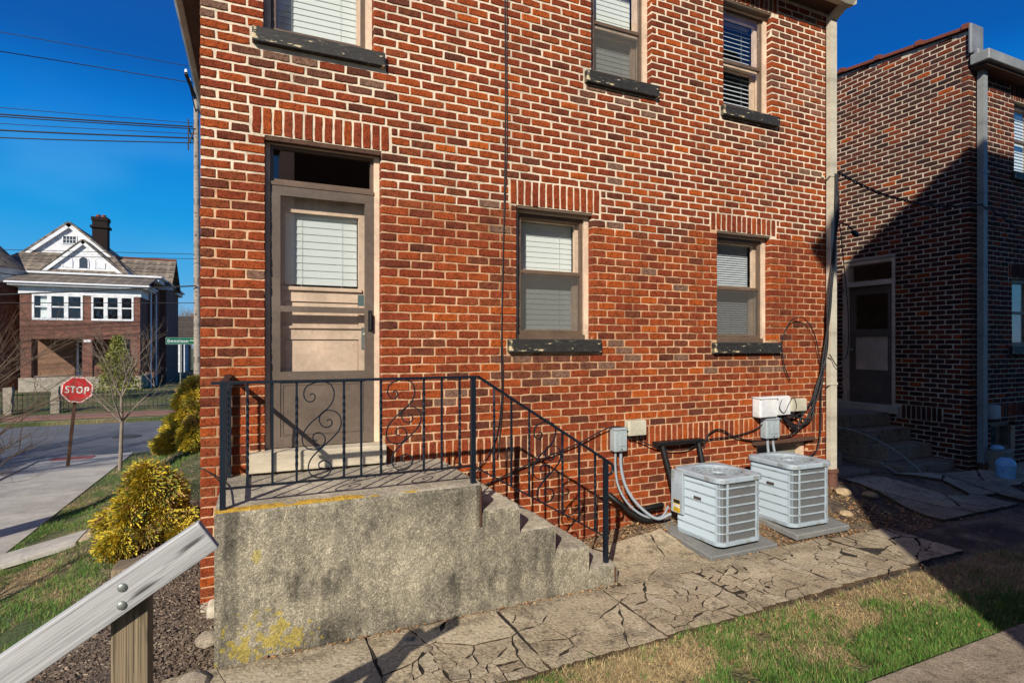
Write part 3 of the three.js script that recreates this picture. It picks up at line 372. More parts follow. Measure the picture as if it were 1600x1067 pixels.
// ---------------------------------------------------------------- iron railing
{
  const r = thing('iron_railing', 'black wrought iron railing with twisted balusters and scrolls on the stoop', 'railing');
  const zr = .93, yt = 1.63, yb = 1.02, xA = .19, xB = 1.735, xC = 2.825;
  const post = (x, z, y0, y1) => obj('post', [bb(x - .016, x + .016, y0, y1, z - .016, z + .016)], M.iron, r);
  post(xA, zr, .87, yt - .005); post(xA, .05, .87, yt - .005); post(xB, zr, .87, yt - .005); post(xC, zr, .15, .965);
  const top = (x) => x < xB + .04 ? yt : yt - (x - xB - .04) * .63, bot = (x) => x < xB ? yb : yb - (x - xB) * .59;
  obj('top_rail', [bar([xA - .06, yt + .004, zr], [xB + .045, yt + .004, zr], .036, .016), bar([xB + .04, yt + .002, zr], [xC + .03, top(xC + .03), zr], .036, .016), bar([xA, yt + .004, zr], [xA, yt + .004, .01], .034, .016), tube([[xC + .03, top(xC + .03), zr], [xC + .065, top(xC) - .05, zr], [xC + .06, top(xC) - .1, zr], [xC + .02, top(xC) - .12, zr]], .011, 20, 8)], M.iron, r);
  obj('bottom_rail', [bar([xA, yb, zr], [xB, yb, zr], .024, .011), bar([xB, yb, zr], [xC, bot(xC), zr], .024, .011), bar([xA, yb, zr], [xA, yb, .05], .024, .011)], M.iron, r);
  const twist = (y0, y1) => { const n = 46, g = new THREE.BoxGeometry(.0135, y1 - y0, .0135, 1, n, 1), p = g.attributes.position, h = y1 - y0; for (let i = 0; i < p.count; i++) { const t = p.getY(i) / h + .5, a = clamp((t - .14) / .72) * h * 26, c = Math.cos(a), s = Math.sin(a), x = p.getX(i), z = p.getZ(i); p.setX(i, x * c - z * s); p.setZ(i, x * s + z * c); } g.computeVertexNormals(); g.translate(0, (y0 + y1) / 2, 0); return g; };
  const bal = (x, tw, z = zr) => { const y0 = z === zr ? bot(x) : yb, y1 = z === zr ? top(x) - .004 : yt; obj('baluster', tw ? xf(twist(y0, y1), x, 0, z) : bb(x - .0065, x + .0065, y0, y1, z - .0065, z + .0065), M.iron, r); };
  const PX = (px) => { const t = (px - 800) / 886, rx = t * .9106 + .4135, rz = t * .4135 - .9106, k = (zr - 4.61) / rz; return .36 + k * rx; };
  [[386, 1], [425, 0], [463, 1], [537, 1], [564, 0], [595, 1], [662, 1], [690, 0], [718, 1], [772, 1], [799, 0], [827, 1], [879, 1], [905, 0], [930, 1]].forEach(([p, t]) => bal(PX(p), t));
  [.24, .47, .7].forEach((z, i) => bal(xA, i !== 1, z));
  const S1 = [[580, 208], [597, 200], [609, 218], [600, 239], [577, 245], [554, 228], [547, 194], [562, 161], [600, 143], [650, 135], [697, 155], [716, 205], [700, 260], [650, 310], [592, 355], [553, 400], [538, 442], [550, 485], [590, 508], [637, 501], [665, 467], [656, 432], [626, 416], [599, 430], [601, 457], [622, 460]];
  const S2 = [[674, 353], [691, 346], [704, 362], [697, 381], [673, 390], [647, 378], [632, 349], [640, 317], [665, 298], [703, 298], [740, 319], [756, 361], [745, 406], [710, 446], [660, 490], [612, 530], [580, 570], [572, 615], [595, 652], [640, 665], [684, 649], [701, 615], [686, 586], [656, 573], [631, 586], [633, 610], [653, 614]];
  function scroll(xc, yc) {
    for (const P of [S1, S2]) {
      const c = new THREE.CatmullRomCurve3(P.map(([a, b]) => new THREE.Vector3(xc + (a - 640) * .00106, yc + (406 - b) * .00112, zr))), n = 130, fr = c.getSpacedPoints(n), pos = [], idx = [];
      fr.forEach((p, i) => { const q = fr[Math.min(n, i + 1)], o = fr[Math.max(0, i - 1)], dx = q.x - o.x, dy = q.y - o.y, L = Math.hypot(dx, dy) || 1, nx = -dy / L * .0034, ny = dx / L * .0034; for (const [sg, z] of [[1, .0065], [-1, .0065], [-1, -.0065], [1, -.0065]]) pos.push(p.x + nx * sg, p.y + ny * sg, zr + z); if (i < n) for (let k = 0; k < 4; k++) { const a = i * 4 + k, b = i * 4 + (k + 1) % 4; idx.push(a, a + 4, b, b, a + 4, b + 4); } });
      const g = new THREE.BufferGeometry(); g.setAttribute('position', new THREE.Float32BufferAttribute(pos, 3)); g.setIndex(idx); const nn = g.toNonIndexed(); nn.computeVertexNormals(); obj('scroll', nn, M.iron, r);
    }
  }
  const mid = (x) => (top(x) + bot(x)) / 2 + .01;
  const a1 = (PX(463) + PX(537)) / 2, a2 = (PX(595) + PX(662)) / 2, a3 = (PX(827) + PX(879)) / 2;
  scroll(a1, mid(1) - .01); scroll(a2, mid(1) - .01); scroll(a3, mid(a3) - .01);
}

// ---------------------------------------------------------------- cracked walkway
function clipPoly(P, nx, ny, d) { const o = []; for (let i = 0; i < P.length; i++) { const a = P[i], b = P[(i + 1) % P.length], da = a[0] * nx + a[1] * ny - d, db = b[0] * nx + b[1] * ny - d; if (da <= 0) o.push(a); if ((da < 0 && db > 0) || (da > 0 && db < 0)) { const t = da / (da - db); o.push([a[0] + t * (b[0] - a[0]), a[1] + t * (b[1] - a[1])]); } } return o; }
function inset(P, d) { let Q = P; const cx = P.reduce((s, p) => s + p[0], 0) / P.length, cy = P.reduce((s, p) => s + p[1], 0) / P.length; for (let i = 0; i < P.length; i++) { const a = P[i], b = P[(i + 1) % P.length]; let nx = b[1] - a[1], ny = -(b[0] - a[0]); const L = Math.hypot(nx, ny); if (L < 1e-5) continue; nx /= L; ny /= L; if ((cx - a[0]) * nx + (cy - a[1]) * ny > 0) { nx = -nx; ny = -ny; } Q = clipPoly(Q, nx, ny, a[0] * nx + a[1] * ny - d); if (Q.length < 3) return []; } return Q; }
function slabGeo(P, y, th, r) {
  const Q = []; let per = 0; for (let i = 0; i < P.length; i++) per += Math.hypot(P[i][0] - P[(i + 1) % P.length][0], P[i][1] - P[(i + 1) % P.length][1]);
  const step = Math.max(.045, per / 18);
  for (let i = 0; i < P.length; i++) { const a = P[i], b = P[(i + 1) % P.length], L = Math.hypot(b[0] - a[0], b[1] - a[1]), n = Math.max(1, Math.round(L / step)); for (let k = 0; k < n; k++) { const t = k / n, w = k ? (r() - .5) * .022 : 0; Q.push([mix(a[0], b[0], t) + w, mix(a[1], b[1], t) + w]); } }
  const cx = Q.reduce((s, p) => s + p[0], 0) / Q.length, cz = Q.reduce((s, p) => s + p[1], 0) / Q.length, tx = (r() - .5) * .006, tz = (r() - .5) * .006, dy = (r() - .5) * .004, pos = [], N = Q.length;
  const Y = (x, z) => y + dy + (x - cx) * tx + (z - cz) * tz + hgt(x, z), T = Q.map(([x, z]) => { const d = Math.hypot(x - cx, z - cz) || 1, e = .001; const X = x - (x - cx) / d * e, Z = z - (z - cz) / d * e; return [X, Y(X, Z), Z]; }), A = Q.map(([x, z]) => [x, Y(x, z) - .0015, z]), B = Q.map(([x, z]) => [x, Y(x, z) - th, z]);
  const up = (a, b, c) => { const n = (b[2] - a[2]) * (c[0] - a[0]) - (b[0] - a[0]) * (c[2] - a[2]); n > 0 ? pos.push(...a, ...b, ...c) : pos.push(...a, ...c, ...b); }, cc = [cx, Y(cx, cz), cz];
  for (let i = 0; i < N; i++) { const k = (i + 1) % N; up(cc, T[i], T[k]); up(A[i], A[k], T[k]); up(A[i], T[k], T[i]); }
  const nTop = pos.length / 3; for (let i = 0; i < N; i++) { const k = (i + 1) % N; pos.push(...A[i], ...B[i], ...A[k], ...A[k], ...B[i], ...B[k]); }
  const g = new THREE.BufferGeometry(), cl = new Float32Array(pos.length).fill(1); for (let i = nTop; i < pos.length / 3; i++) cl.set([.2, .155, .12], i * 3); // soil on broken edges, darkened to put crack shade into the colour
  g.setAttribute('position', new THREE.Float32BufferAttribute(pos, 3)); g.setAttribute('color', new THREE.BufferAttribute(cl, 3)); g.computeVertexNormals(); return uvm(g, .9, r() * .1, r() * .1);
}
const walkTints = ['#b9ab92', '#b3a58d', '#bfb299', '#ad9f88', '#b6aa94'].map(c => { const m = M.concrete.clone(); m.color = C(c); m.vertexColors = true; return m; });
{
  const wk = new THREE.Group(); wk.name = 'walkway'; scene.add(wk); struct(wk); wk.userData.label = 'cracked old concrete walkway in front of the stoop'; wk.userData.category = 'path';
  const r = rngOf(99);
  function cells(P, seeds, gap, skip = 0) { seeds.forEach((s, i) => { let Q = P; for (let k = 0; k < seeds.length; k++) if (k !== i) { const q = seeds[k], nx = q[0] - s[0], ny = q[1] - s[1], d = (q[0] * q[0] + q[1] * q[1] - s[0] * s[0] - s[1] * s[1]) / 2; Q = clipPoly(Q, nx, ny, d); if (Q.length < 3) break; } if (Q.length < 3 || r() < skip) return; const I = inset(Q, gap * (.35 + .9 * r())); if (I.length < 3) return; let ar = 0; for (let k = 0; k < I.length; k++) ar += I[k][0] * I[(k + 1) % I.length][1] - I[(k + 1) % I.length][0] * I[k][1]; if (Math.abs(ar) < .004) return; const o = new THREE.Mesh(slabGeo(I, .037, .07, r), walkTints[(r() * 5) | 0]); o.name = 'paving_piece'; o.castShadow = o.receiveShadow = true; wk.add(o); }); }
  function region(x0, x1, z0, z1, n, gap = .006, skip = 0, cluster) { const P = [[x0, z0], [x1, z0], [x1, z1], [x0, z1]], s = []; for (let i = 0; i < n; i++) { let x = mix(x0, x1, r()), z = mix(z0, z1, r()); if (cluster && r() < .6) { x = clamp(cluster[0] + (r() - .5) * cluster[2], x0 + .02, x1 - .02); z = clamp(cluster[1] + (r() - .5) * cluster[2], z0 + .02, z1 - .02); } s.push([x, z]); } cells(P, s, gap, skip); }
  region(-.1, .982, 1.02, 1.80, 3, .003);
  region(.994, 1.868, 1.02, 1.81, 28, .005, .04, [1.4, 1.7, .5]); region(1.88, 2.706, 1.02, 1.80, 14, .0045);
  region(2.718, 3.55, 1.06, 1.78, 44, .0045, .02, [3.0, 1.6, .6]); region(3.562, 4.41, .98, 1.75, 48, .0042, 0, [3.7, 1.35, .6]); region(4.422, 5.27, .95, 1.73, 34, .005, .03); region(5.28, 6.1, 1.0, 1.7, 14, .009, .2);
  region(2.9, 3.86, .32, 1.05, 3, .004);
  region(6.9, 8.6, .0, 1.1, 9, .012, .25); region(8.6, 11.5, .05, 1.3, 10, .012, .2);
  const p2 = new THREE.Group(); p2.name = 'concrete_path'; scene.add(p2); struct(p2); p2.userData.label = 'plain concrete path along the lower lawn edge'; p2.userData.category = 'path';
  for (let i = 0; i < 7; i++) { const x = .2 + i * 1.52 + .6; obj('slab', uvm(plain(rb(1.508, .1, .95, .012, x, .01, 3.115)), 1.6, i * .31, i * .17), M.concGrey, p2, 0); }
}

// ---------------------------------------------------------------- air conditioners
function rrect(x0, x1, z0, z1, r) { const s = new THREE.Shape(); s.moveTo(x0 + r, z0); s.lineTo(x1 - r, z0); s.absarc(x1 - r, z0 + r, r, -Math.PI / 2, 0); s.lineTo(x1, z1 - r); s.absarc(x1 - r, z1 - r, r, 0, Math.PI / 2); s.lineTo(x0 + r, z1); s.absarc(x0 + r, z1 - r, r, Math.PI / 2, Math.PI); s.lineTo(x0, z0 + r); s.absarc(x0 + r, z0 + r, r, Math.PI, 1.5 * Math.PI); return s; }
function slabY(shape, y0, h, bev = 0, seg = 10) { const g = new THREE.ExtrudeGeometry(shape, { depth: h - 2 * bev, bevelEnabled: bev > 0, bevelSize: bev, bevelThickness: bev, bevelSegments: 3, curveSegments: seg }); g.rotateX(Math.PI / 2); g.translate(0, y0 + h - bev, 0); return g; }
function acUnit(name, label, x, z, y, w, d, h, ry, withPanel) {
  const u = thing(name, label, 'air conditioner', [x, y, z], ry, 'air conditioners by the brick wall'), X = w / 2, Z = d / 2, r = .075;
  obj('base_pan', [slabY(rrect(-X, X, -Z, Z, r), 0, .035, .004)], M.acPaint, u);
  const cs = rrect(-X + .022, X - .022, -Z + .022, Z - .022, r - .02); cs.holes.push(new THREE.Path(rrect(-X + .05, X - .05, -Z + .05, Z - .05, r - .04).getPoints(8))); obj('coil', [slabY(cs, .035, h - .085)], M.acCoil, u, 3);
  const path = rrect(-X + .006, X - .006, -Z + .006, Z - .006, r - .006), pts = path.getSpacedPoints(Math.round((w + d) * 2 / .0135)), fins = [];
  for (let i = 0; i < pts.length; i++) { const p = pts[i], q = pts[(i + 1) % pts.length], o = pts[(i + pts.length - 1) % pts.length], tx = q.x - o.x, tz = q.y - o.y, l = Math.hypot(tx, tz) || 1, nx = tz / l, nz = -tx / l; fins.push(bx(.0085, h - .085, .0012, p.x, .035 + (h - .085) / 2, p.y, 0, Math.atan2(nx * .67 + nz * .74, nz * .67 - nx * .74), 0)); }
  stuff(obj('grille_fins', fins, M.acFin, u, 0));
  for (let i = 0; i < 6; i++) { const s = rrect(-X - .001, X + .001, -Z - .001, Z + .001, r); s.holes.push(new THREE.Path(rrect(-X + .012, X - .012, -Z + .012, Z - .012, r - .013).getPoints(8))); obj('band', [slabY(s, .035 + (h - .1) * (i + 1) / 6.4 - .006, .011, 0)], M.acPaint, u); }
  for (const [sx, sz] of [[-1, 1], [1, 1], [1, -1], [-1, -1]]) obj('corner_strap', [bx(.02, h - .08, .006, sx * (X - r - .01), .035 + (h - .085) / 2, sz * (Z + .001))], M.acPaint, u);
  const t = rrect(-X - .006, X + .006, -Z - .006, Z + .006, r); const fr = Math.min(X, Z) - .028; t.holes.push(new THREE.Path().absarc(0, 0, fr, 0, Math.PI * 2, true));
  obj('top_cover', [slabY(t, h - .052, .05, .012, 14)], M.acPaint, u);
  obj('fan_shroud', [new THREE.LatheGeometry([[fr + .01, h - .004], [fr - .01, h - .012], [fr - .03, h - .06], [fr - .03, h - .12]].map(p => new THREE.Vector2(...p)), 44)], mat('#8d9498', .5), u, 0);
  const wires = []; for (let k = 0; k < 5; k++) wires.push(xf(new THREE.TorusGeometry(.06 + (fr - .06) * (k + .6) / 5, .0014, 5, 44), 0, h - .014, 0, Math.PI / 2)); for (let k = 0; k < 16; k++) { const a = k / 16 * Math.PI * 2; wires.push(rod([Math.cos(a) * .05, h - .018, Math.sin(a) * .05], [Math.cos(a + .5) * (fr - .004), h - .016, Math.sin(a + .5) * (fr - .004)], .0014, 5)); }
  obj('fan_guard', wires, M.acPaint, u, 0);
  obj('motor_hub', [cyl(.062, .066, .02, 0, h - .016, 0, 28), ...[0, 1, 2, 3].map(k => cyl(.006, .006, .012, Math.cos(k * 1.57 + .6) * .04, h, Math.sin(k * 1.57 + .6) * .04, 8))], M.acPaint, u);
  const bl = []; for (let k = 0; k < 4; k++) { const g = bx(fr - .07, .004, .11, (fr) / 2 + .02, 0, 0, .5, 0, 0); g.rotateY(k * Math.PI / 2 + .4); g.translate(0, h - .08, 0); bl.push(g); } obj('fan_blade', bl, mat('#5d6062', .5), u, 0);
  if (withPanel) { obj('service_panel', [rbb(-X - .02, -X + .06, .17, h - .03, -Z - .02, -Z + .14, .006)], M.acPaint, u); const c = document.createElement('canvas'); c.width = 128; c.height = 160; const k = c.getContext('2d'); k.fillStyle = '#c9a51c'; k.fillRect(0, 0, 128, 160); k.fillStyle = '#1d1d1d'; k.fillRect(4, 4, 120, 46); k.fillStyle = '#e8e4d8'; k.fillRect(8, 60, 112, 40); k.fillStyle = '#333'; for (let i = 0; i < 9; i++) k.fillRect(12, 64 + i * 10, 60 + (i * 37) % 44, 3); const tt = new THREE.CanvasTexture(c); tt.colorSpace = THREE.SRGBColorSpace; const g = new THREE.PlaneGeometry(.09, .12); g.rotateY(-Math.PI / 2); g.translate(-X - .0215, .24, -Z + .06); obj('warning_label', g, mat('#ffffff', .6, { map: tt }), u, 0); }
  obj('nameplate', [bx(.003, .022, .09, -X - .003, h * .62, .02)], mat('#4a4038', .6), u, 0);
  return u;
}
tag(obj('equipment_pad', [rb(.80, .06, .84, .012, 4.30, .062, .50, .10, 0, 0)], M.plastic), 'dark grey equipment pad under the left air conditioner', 'pad', 'air conditioner pads');
tag(obj('equipment_pad', [rb(.74, .06, .68, .012, 5.34, .085, .56, .09, 0, 0)], M.plastic), 'dark grey equipment pad under the right air conditioner', 'pad', 'air conditioner pads');
acUnit('air_conditioner', 'pale grey air conditioner nearer the stoop with yellow warning label', 4.28, .60, .098, .52, .58, .60, .02, true);
acUnit('air_conditioner', 'pale grey air conditioner nearer the downspout beside the basement window', 5.26, .56, .122, .52, .56, .60, -.03, false);

// ---------------------------------------------------------------- boxes, conduits, cables on the wall
function uBox(name, label, x0, x1, y0, y1, depth, m, o = {}) {
  const t = thing(name, label, 'utility box', [(x0 + x1) / 2, y0, .003]), w = x1 - x0, h = y1 - y0;
  obj('body', [rb(w, h, depth, .012, 0, h / 2, depth / 2)], m, t); obj('cover', [rb(w * .92, h * .94, .012, .004, 0, h / 2, depth + .004)], m, t);
  if (o.hood) obj('hood', [bar([0, h - .004, 0], [0, h - .014, depth + .02], w * 1.06, .006)], m, t);
  if (o.latch) obj('latch', [rb(.02, .03, .012, .003, 0, .02, depth + .012)], M.bolt, t, 0);
  if (o.recess) obj('cover_panel', [rb(w * .5, h * .5, .008, .003, w * .08, h * .5, depth + .011)], m, t);
  if (o.ports) for (const s of [-.3, .3]) obj('cable_port', [cyl(.018, .02, .03, w * s, -.012, depth * .5, 12)], M.black, t, 0);
  return t;
}
uBox('disconnect_box', 'pale grey disconnect box with conduits beside the iron handrail end', 3.49, 3.63, .83, 1.06, .09, M.greyBox, { hood: 1, latch: 1, recess: 1 });
uBox('cable_box', 'beige cable box right of the disconnect box near the handrail', 3.66, 3.87, .97, 1.12, .08, M.beigeBox, { ports: 1 });
uBox('terminal_box', 'white terminal box leftmost above the right air conditioner', 5.37, 5.63, 1.06, 1.285, .11, M.whiteBox, { hood: 1 });
uBox('terminal_box', 'white terminal box with wires hanging over its open cover', 5.64, 5.86, 1.07, 1.285, .09, M.whiteBox, {});
uBox('cable_box', 'beige cable box beside the white terminal boxes and downspout', 5.885, 6.14, 1.10, 1.245, .08, M.beigeBox, { ports: 1 });
uBox('disconnect_box', 'pale grey disconnect box under the white terminal boxes', 5.49, 5.69, .82, 1.05, .09, M.greyBox, { hood: 1, latch: 1, recess: 1 });
function cable(name, label, pts, r, m = M.cable, cat = 'cable', group) { return tag(obj(name, tube(pts, r, Math.max(30, pts.length * 14), 6), m, null, 0), label, cat, group); }
cable('conduit', 'grey conduit curving from disconnect box to left air conditioner, left one', [[3.53, .84, .05], [3.525, .7, .05], [3.54, .5, .08], [3.62, .33, .14], [3.78, .21, .2], [3.95, .2, .22], [4.0, .3, .25]], .012, M.conduit, 'conduit');
cable('conduit', 'thicker grey conduit curving from disconnect box to left air conditioner, right one', [[3.59, .84, .05], [3.585, .68, .06], [3.61, .5, .1], [3.70, .33, .17], [3.86, .2, .26], [3.99, .24, .3]], .016, M.conduit, 'conduit');
cable('refrigerant_line', 'black insulated pipe lying under the grey conduits at the wall', [[3.46, .42, .03], [3.52, .36, .08], [3.66, .24, .13], [3.8, .17, .17], [3.98, .19, .2]], .03, M.black, 'pipe');
cable('refrigerant_line', 'short black pipe sleeve with brown end behind left air conditioner', [[3.78, .24, .1], [3.9, .26, .1], [4.05, .27, .1]], .026, M.black, 'pipe');
cable('conduit', 'grey conduit under right disconnect box, left one', [[5.55, .83, .05], [5.55, .7, .06], [5.53, .5, .12], [5.48, .38, .26]], .016, M.conduit, 'conduit');
cable('conduit', 'grey conduit under right disconnect box, right one', [[5.63, .83, .05], [5.64, .7, .06], [5.66, .5, .12], [5.6, .4, .28]], .016, M.conduit, 'conduit');
{ const f = thing('pipe_frame', 'black pipe frame leaning on brick wall behind left air conditioner', 'frame', [4.3, 0, 0]); obj('crossbar', [rb(.60, .03, .10, .006, 0, .872, .05)], M.black, f); obj('leg', [rod([-.22, .86, .06], [-.10, .14, .2], .027, 12)], M.black, f); obj('leg', [rod([.25, .86, .06], [.30, .14, .2], .027, 12)], M.black, f); }
tag(obj('drain_hose', tube([[4.72, .3, .08], [4.8, .5, .07], [4.95, .55, .08], [5.05, .42, .1], [5.08, .25, .12]], .035, 30, 8), M.black, null, 0), 'thick black hose arching between the two air conditioners', 'hose');
cable('wall_cable', 'black cable climbing from the left disconnect box cover to the stoop', [[3.72, 1.03, .06], [3.5, 1.07, .05], [3.1, .93, .04], [2.6, .78, .03], [2.1, .62, .03], [1.75, .58, .03], [1.5, .6, .02]], .007);
cable('wall_cable', 'black cable sagging from beige box to the pipe frame', [[3.72, .95, .05], [3.85, .9, .05], [4.05, .82, .05], [4.4, .78, .04], [4.7, .86, .03], [5.0, .87, .03], [5.4, .93, .03], [5.6, 1.05, .04]], .007);
cable('wall_cable', 'pair of black cables looping along wall above left air conditioner', [[4.66, .78, .02], [4.7, .9, .03], [4.85, .96, .03], [5.1, .86, .03], [5.4, .80, .03], [5.75, .82, .05], [6.0, .87, .06], [6.25, 1.1, .07], [6.42, 1.5, .08], [6.5, 2.2, .1]], .008);
R = rngOf(5);
for (let i = 0; i < 6; i++) { const j = () => rr(-.03, .03); cable('service_cable', ['black service cable in the bundle clinging to the beige downspout'][0], [[6.63 + j(), 3.88, .1], [6.6 + j(), 3.4, .12], [6.56 + j(), 2.9, .11], [6.5 + j(), 2.3, .1], [6.45 + j(), 1.75, .08], [6.32 + j(), 1.3 + j(), .07], [6.15 + j() * 3, 1.05 + j() * 3, .07], [5.95 + j() * 4, .98 + j() * 3, .06], [5.72 + j() * 3, 1.08, .05]], rr(.007, .012), M.cable, 'cable', 'service cables bundled along the downspout'); }
cable('service_cable', 'black service cable hanging straight down past basement window', [[6.6, 3.85, .11], [6.56, 3.0, .12], [6.47, 1.9, .09], [6.43, 1.3, .05], [6.42, .8, .04], [6.36, .62, .04], [6.2, .55, .05]], .009);
cable('loop_cable', 'thin black cable loop standing off brick wall beside right window', [[6.45, 1.55, .05], [6.4, 1.75, .04], [6.3, 2.0, .05], [6.1, 2.17, .06], [5.92, 2.13, .05], [5.8, 1.9, .04], [5.82, 1.65, .04], [5.93, 1.45, .03]], .006);
cable('loop_cable', 'thin black cable loop hanging over the beige downspout', [[6.5, 1.75, .1], [6.62, 1.6, .13], [6.78, 1.75, .12], [6.86, 2.2, .08], [6.8, 2.7, .08], [6.68, 3.3, .1]], .006);
cable('terminal_wire', 'thin black wire curl over the white terminal box', [[5.72, 1.25, .1], [5.66, 1.16, .12], [5.74, 1.1, .11], [5.82, 1.2, .11], [5.9, 1.27, .1], [5.95, 1.15, .1], [5.86, 1.02, .08]], .004);
cable('wall_cable', 'thin black twin cable running down the wall between door and window', [[2.385, TOP, .008], [2.38, 5.0, .006], [2.385, 4.0, .008], [2.375, 3.2, .006], [2.36, 2.5, .009], [2.345, 1.8, .008], [2.34, 1.3, .01], [2.25, .95, .02], [2.0, .7, .03], [1.8, .62, .03]], .0045);
cable('wall_cable', 'second thin black cable beside the twin cable on the wall', [[2.405, TOP, .008], [2.40, 4.6, .006], [2.40, 3.6, .008], [2.37, 2.9, .009], [2.35, 2.1, .008], [2.36, 1.4, .01], [2.3, .85, .02]], .004);
cable('corner_wire', 'thin black wire at left corner beside the railing post', [[.0, .98, .01], [.05, .96, .06], [.15, .95, .4], [.19, .95, .9]], .005);
for (const [i, lab] of ['upper strand of twisted power drop to the far brick building', 'lower strand of twisted power drop to the far brick building'].entries()) { const P = []; for (let k = 0; k <= 40; k++) { const t = k / 40, a = t * 60 + i * Math.PI; P.push([mix(6.66, 9.62, t), 3.9 - .28 * t - .35 * t * (1 - t) * 1.6 + Math.cos(a) * .012 + .2 * t, mix(.1, .12, t) + Math.sin(a) * .012 - .3 * t * (1 - t)]); } cable('power_drop', lab, P, .009); }
cable('power_drop', 'black power drop continuing along far building front', [[9.62, 3.81, .12], [10.2, 3.7, .1], [10.9, 3.45, .08], [11.8, 3.3, .08]], .009);
{ const l = thing('splice_connector', 'small black cable connector jutting right of the downspout', 'connector', [6.6, 3.2, .1]); obj('stem', tube([[.03, .06, 0], [.1, .1, .01], [.2, .08, .02], [.28, .03, .02]], .008, 20, 6), M.cable, l, 0); obj('body', [rb(.10, .05, .05, .012, .33, -.005, .02, 0, 0, -.5)], M.black, l, 0); }

// ---------------------------------------------------------------- far right brick building
{
  const X = 9.55, B = thing('brick_building', 'dark brown brick building across the side yard with sloped parapet', 'building');
  const wl = part('side_wall', B), wf = part('front_wall', B), topY = (z) => 6.30 - z * .11;
  const dz0 = -1.9, dz1 = -1.02, dy0 = .9, dy1 = 3.27;
  const s = new THREE.Shape([[.006, -.2], [6, -.2], [6, topY(-6)], [.006, topY(0)]].map(p => new THREE.Vector2(...p))); s.holes.push(new THREE.Path([[-dz1, dy0], [-dz1, dy1], [-dz0, dy1], [-dz0, dy0]].map(p => new THREE.Vector2(...p))));
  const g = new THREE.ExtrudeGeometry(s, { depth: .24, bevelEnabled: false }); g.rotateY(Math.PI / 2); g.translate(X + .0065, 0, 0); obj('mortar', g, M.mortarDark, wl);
  const sold = [{ x0: .35, x1: 1.0, y0: .7198, y1: .9352 }];
  let list = layBricks({ x0: 0, x1: 4.2, y0: -.07, y1: 6.75, c: CO, pitch: .2035, joint: .0135, block: [[-dz1, -dz0, dy0, dy1, 1], [.95, 2.0, .78, .9, 0]], soldiers: sold }).filter(b => b.y + b.h / 2 < topY(-b.x) - .01);
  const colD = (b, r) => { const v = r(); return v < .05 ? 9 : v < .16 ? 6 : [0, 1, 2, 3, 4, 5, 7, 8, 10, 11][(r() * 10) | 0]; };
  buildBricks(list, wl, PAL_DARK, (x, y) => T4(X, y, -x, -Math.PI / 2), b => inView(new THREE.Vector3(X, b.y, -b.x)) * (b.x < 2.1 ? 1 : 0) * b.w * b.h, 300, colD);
  // front wall with two windows
  const W = [[10.72, 11.5, 4.45, 5.52], [10.66, 11.45, 1.84, 2.86], [10.1, 10.75, .3, .72]];
  const f = new THREE.Shape([[X + .006, -.2], [15, -.2], [15, 5.9], [X + .006, 5.9]].map(p => new THREE.Vector2(...p))); for (const [a, b, c, d] of W) f.holes.push(new THREE.Path([[a, c], [a, d], [b, d], [b, c]].map(p => new THREE.Vector2(...p))));
  const fg = new THREE.ExtrudeGeometry(f, { depth: .24, bevelEnabled: false }); fg.translate(0, 0, -.2465); obj('mortar', fg, M.mortarDark, wf);
  const fl = layBricks({ x0: X, x1: 12.4, y0: -.07, y1: 5.86, c: CO, pitch: .2035, joint: .0135, phase: 1, block: W.map(w => [...w, 1]), soldiers: [{ x0: 10.63, x1: 11.6, y0: 5.522, y1: 5.7458 }, { x0: 10.57, x1: 11.5, y0: 2.862, y1: 3.0892 }, { x0: 10.0, x1: 12.4, y0: .7916, y1: 1.007 }] });
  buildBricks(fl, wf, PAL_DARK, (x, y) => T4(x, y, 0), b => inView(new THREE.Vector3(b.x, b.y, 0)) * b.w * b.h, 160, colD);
  obj('back_wall', [bb(X, 15, -.2, 6.9, -6.2, -6), bb(14.8, 15, -.2, 5.9, -6, -.25)], M.mortarDark, B); obj('roof', [bar([12.3, 5.95, .1], [12.3, 6.6, -6.1], 5.2, .12)], M.roof, B);
  const cp = part('coping', B); for (let i = 0; i < 7; i++) { const z = -i * .62, z1 = z - .6; obj('coping_tile', [bar([X + .1, topY(z) + .035, z], [X + .1, topY(z1) + .035, z1], .3, .045), bar([X + .1, topY(z) + .05, z + .02], [X + .1, topY(z - .07) + .05, z - .07], .33, .07)], M.coping, cp); }
  obj('parapet_cap', [rbb(X - .05, X + .26, 5.95, 6.38, .004, .05, .02), rbb(X - .03, X + .24, 5.9, 6.0, .05, .13, .03)], M.lead, B);
  obj('gutter', [rbb(X - .04, 15, 5.78, 5.93, .02, .26, .02)], M.spoutDark, B); obj('soffit', [bb(X + .02, 15, 5.74, 5.778, .002, .2)], M.soffit, B);
  const wn = (a, b, c, d, blind) => { const w = part('window', B); obj('frame', ring(a, b, c, d, .06, -.16, -.08), M.brown, w); obj('meeting_rail', [bb(a + .06, b - .06, (c + d) / 2 - .02, (c + d) / 2 + .02, -.14, -.09)], M.brown, w); obj('pane', [bb(a + .06, b - .06, (c + d) / 2 + .02, d - .06, -.125, -.12)], M.glass, w, 0); obj('pane', [bb(a + .06, b - .06, c + .06, (c + d) / 2 - .02, -.125, -.12)], M.glass, w, 0); obj('sill', [rbb(a - .08, b + .08, c - .12, c - .002, -.15, .045)], M.slate, w, 0); if (blind) slats(w, a + .07, b - .07, c + .06, d - .1, -.2, .05, 1.2, M.blind); };
  wn(...W[0], true); wn(...W[1], false);
  const bw = part('basement_window', B); obj('frame', ring(...W[2], .06, -.16, -.06), M.taupe, bw); obj('pane', [bb(10.16, 10.69, .36, .66, -.13, -.125)], M.glass, bw, 0);
  // side door
  const D = part('side_door', B), dx = (a, b, c, d, e, h) => bb(a, b, c, d, e, h);
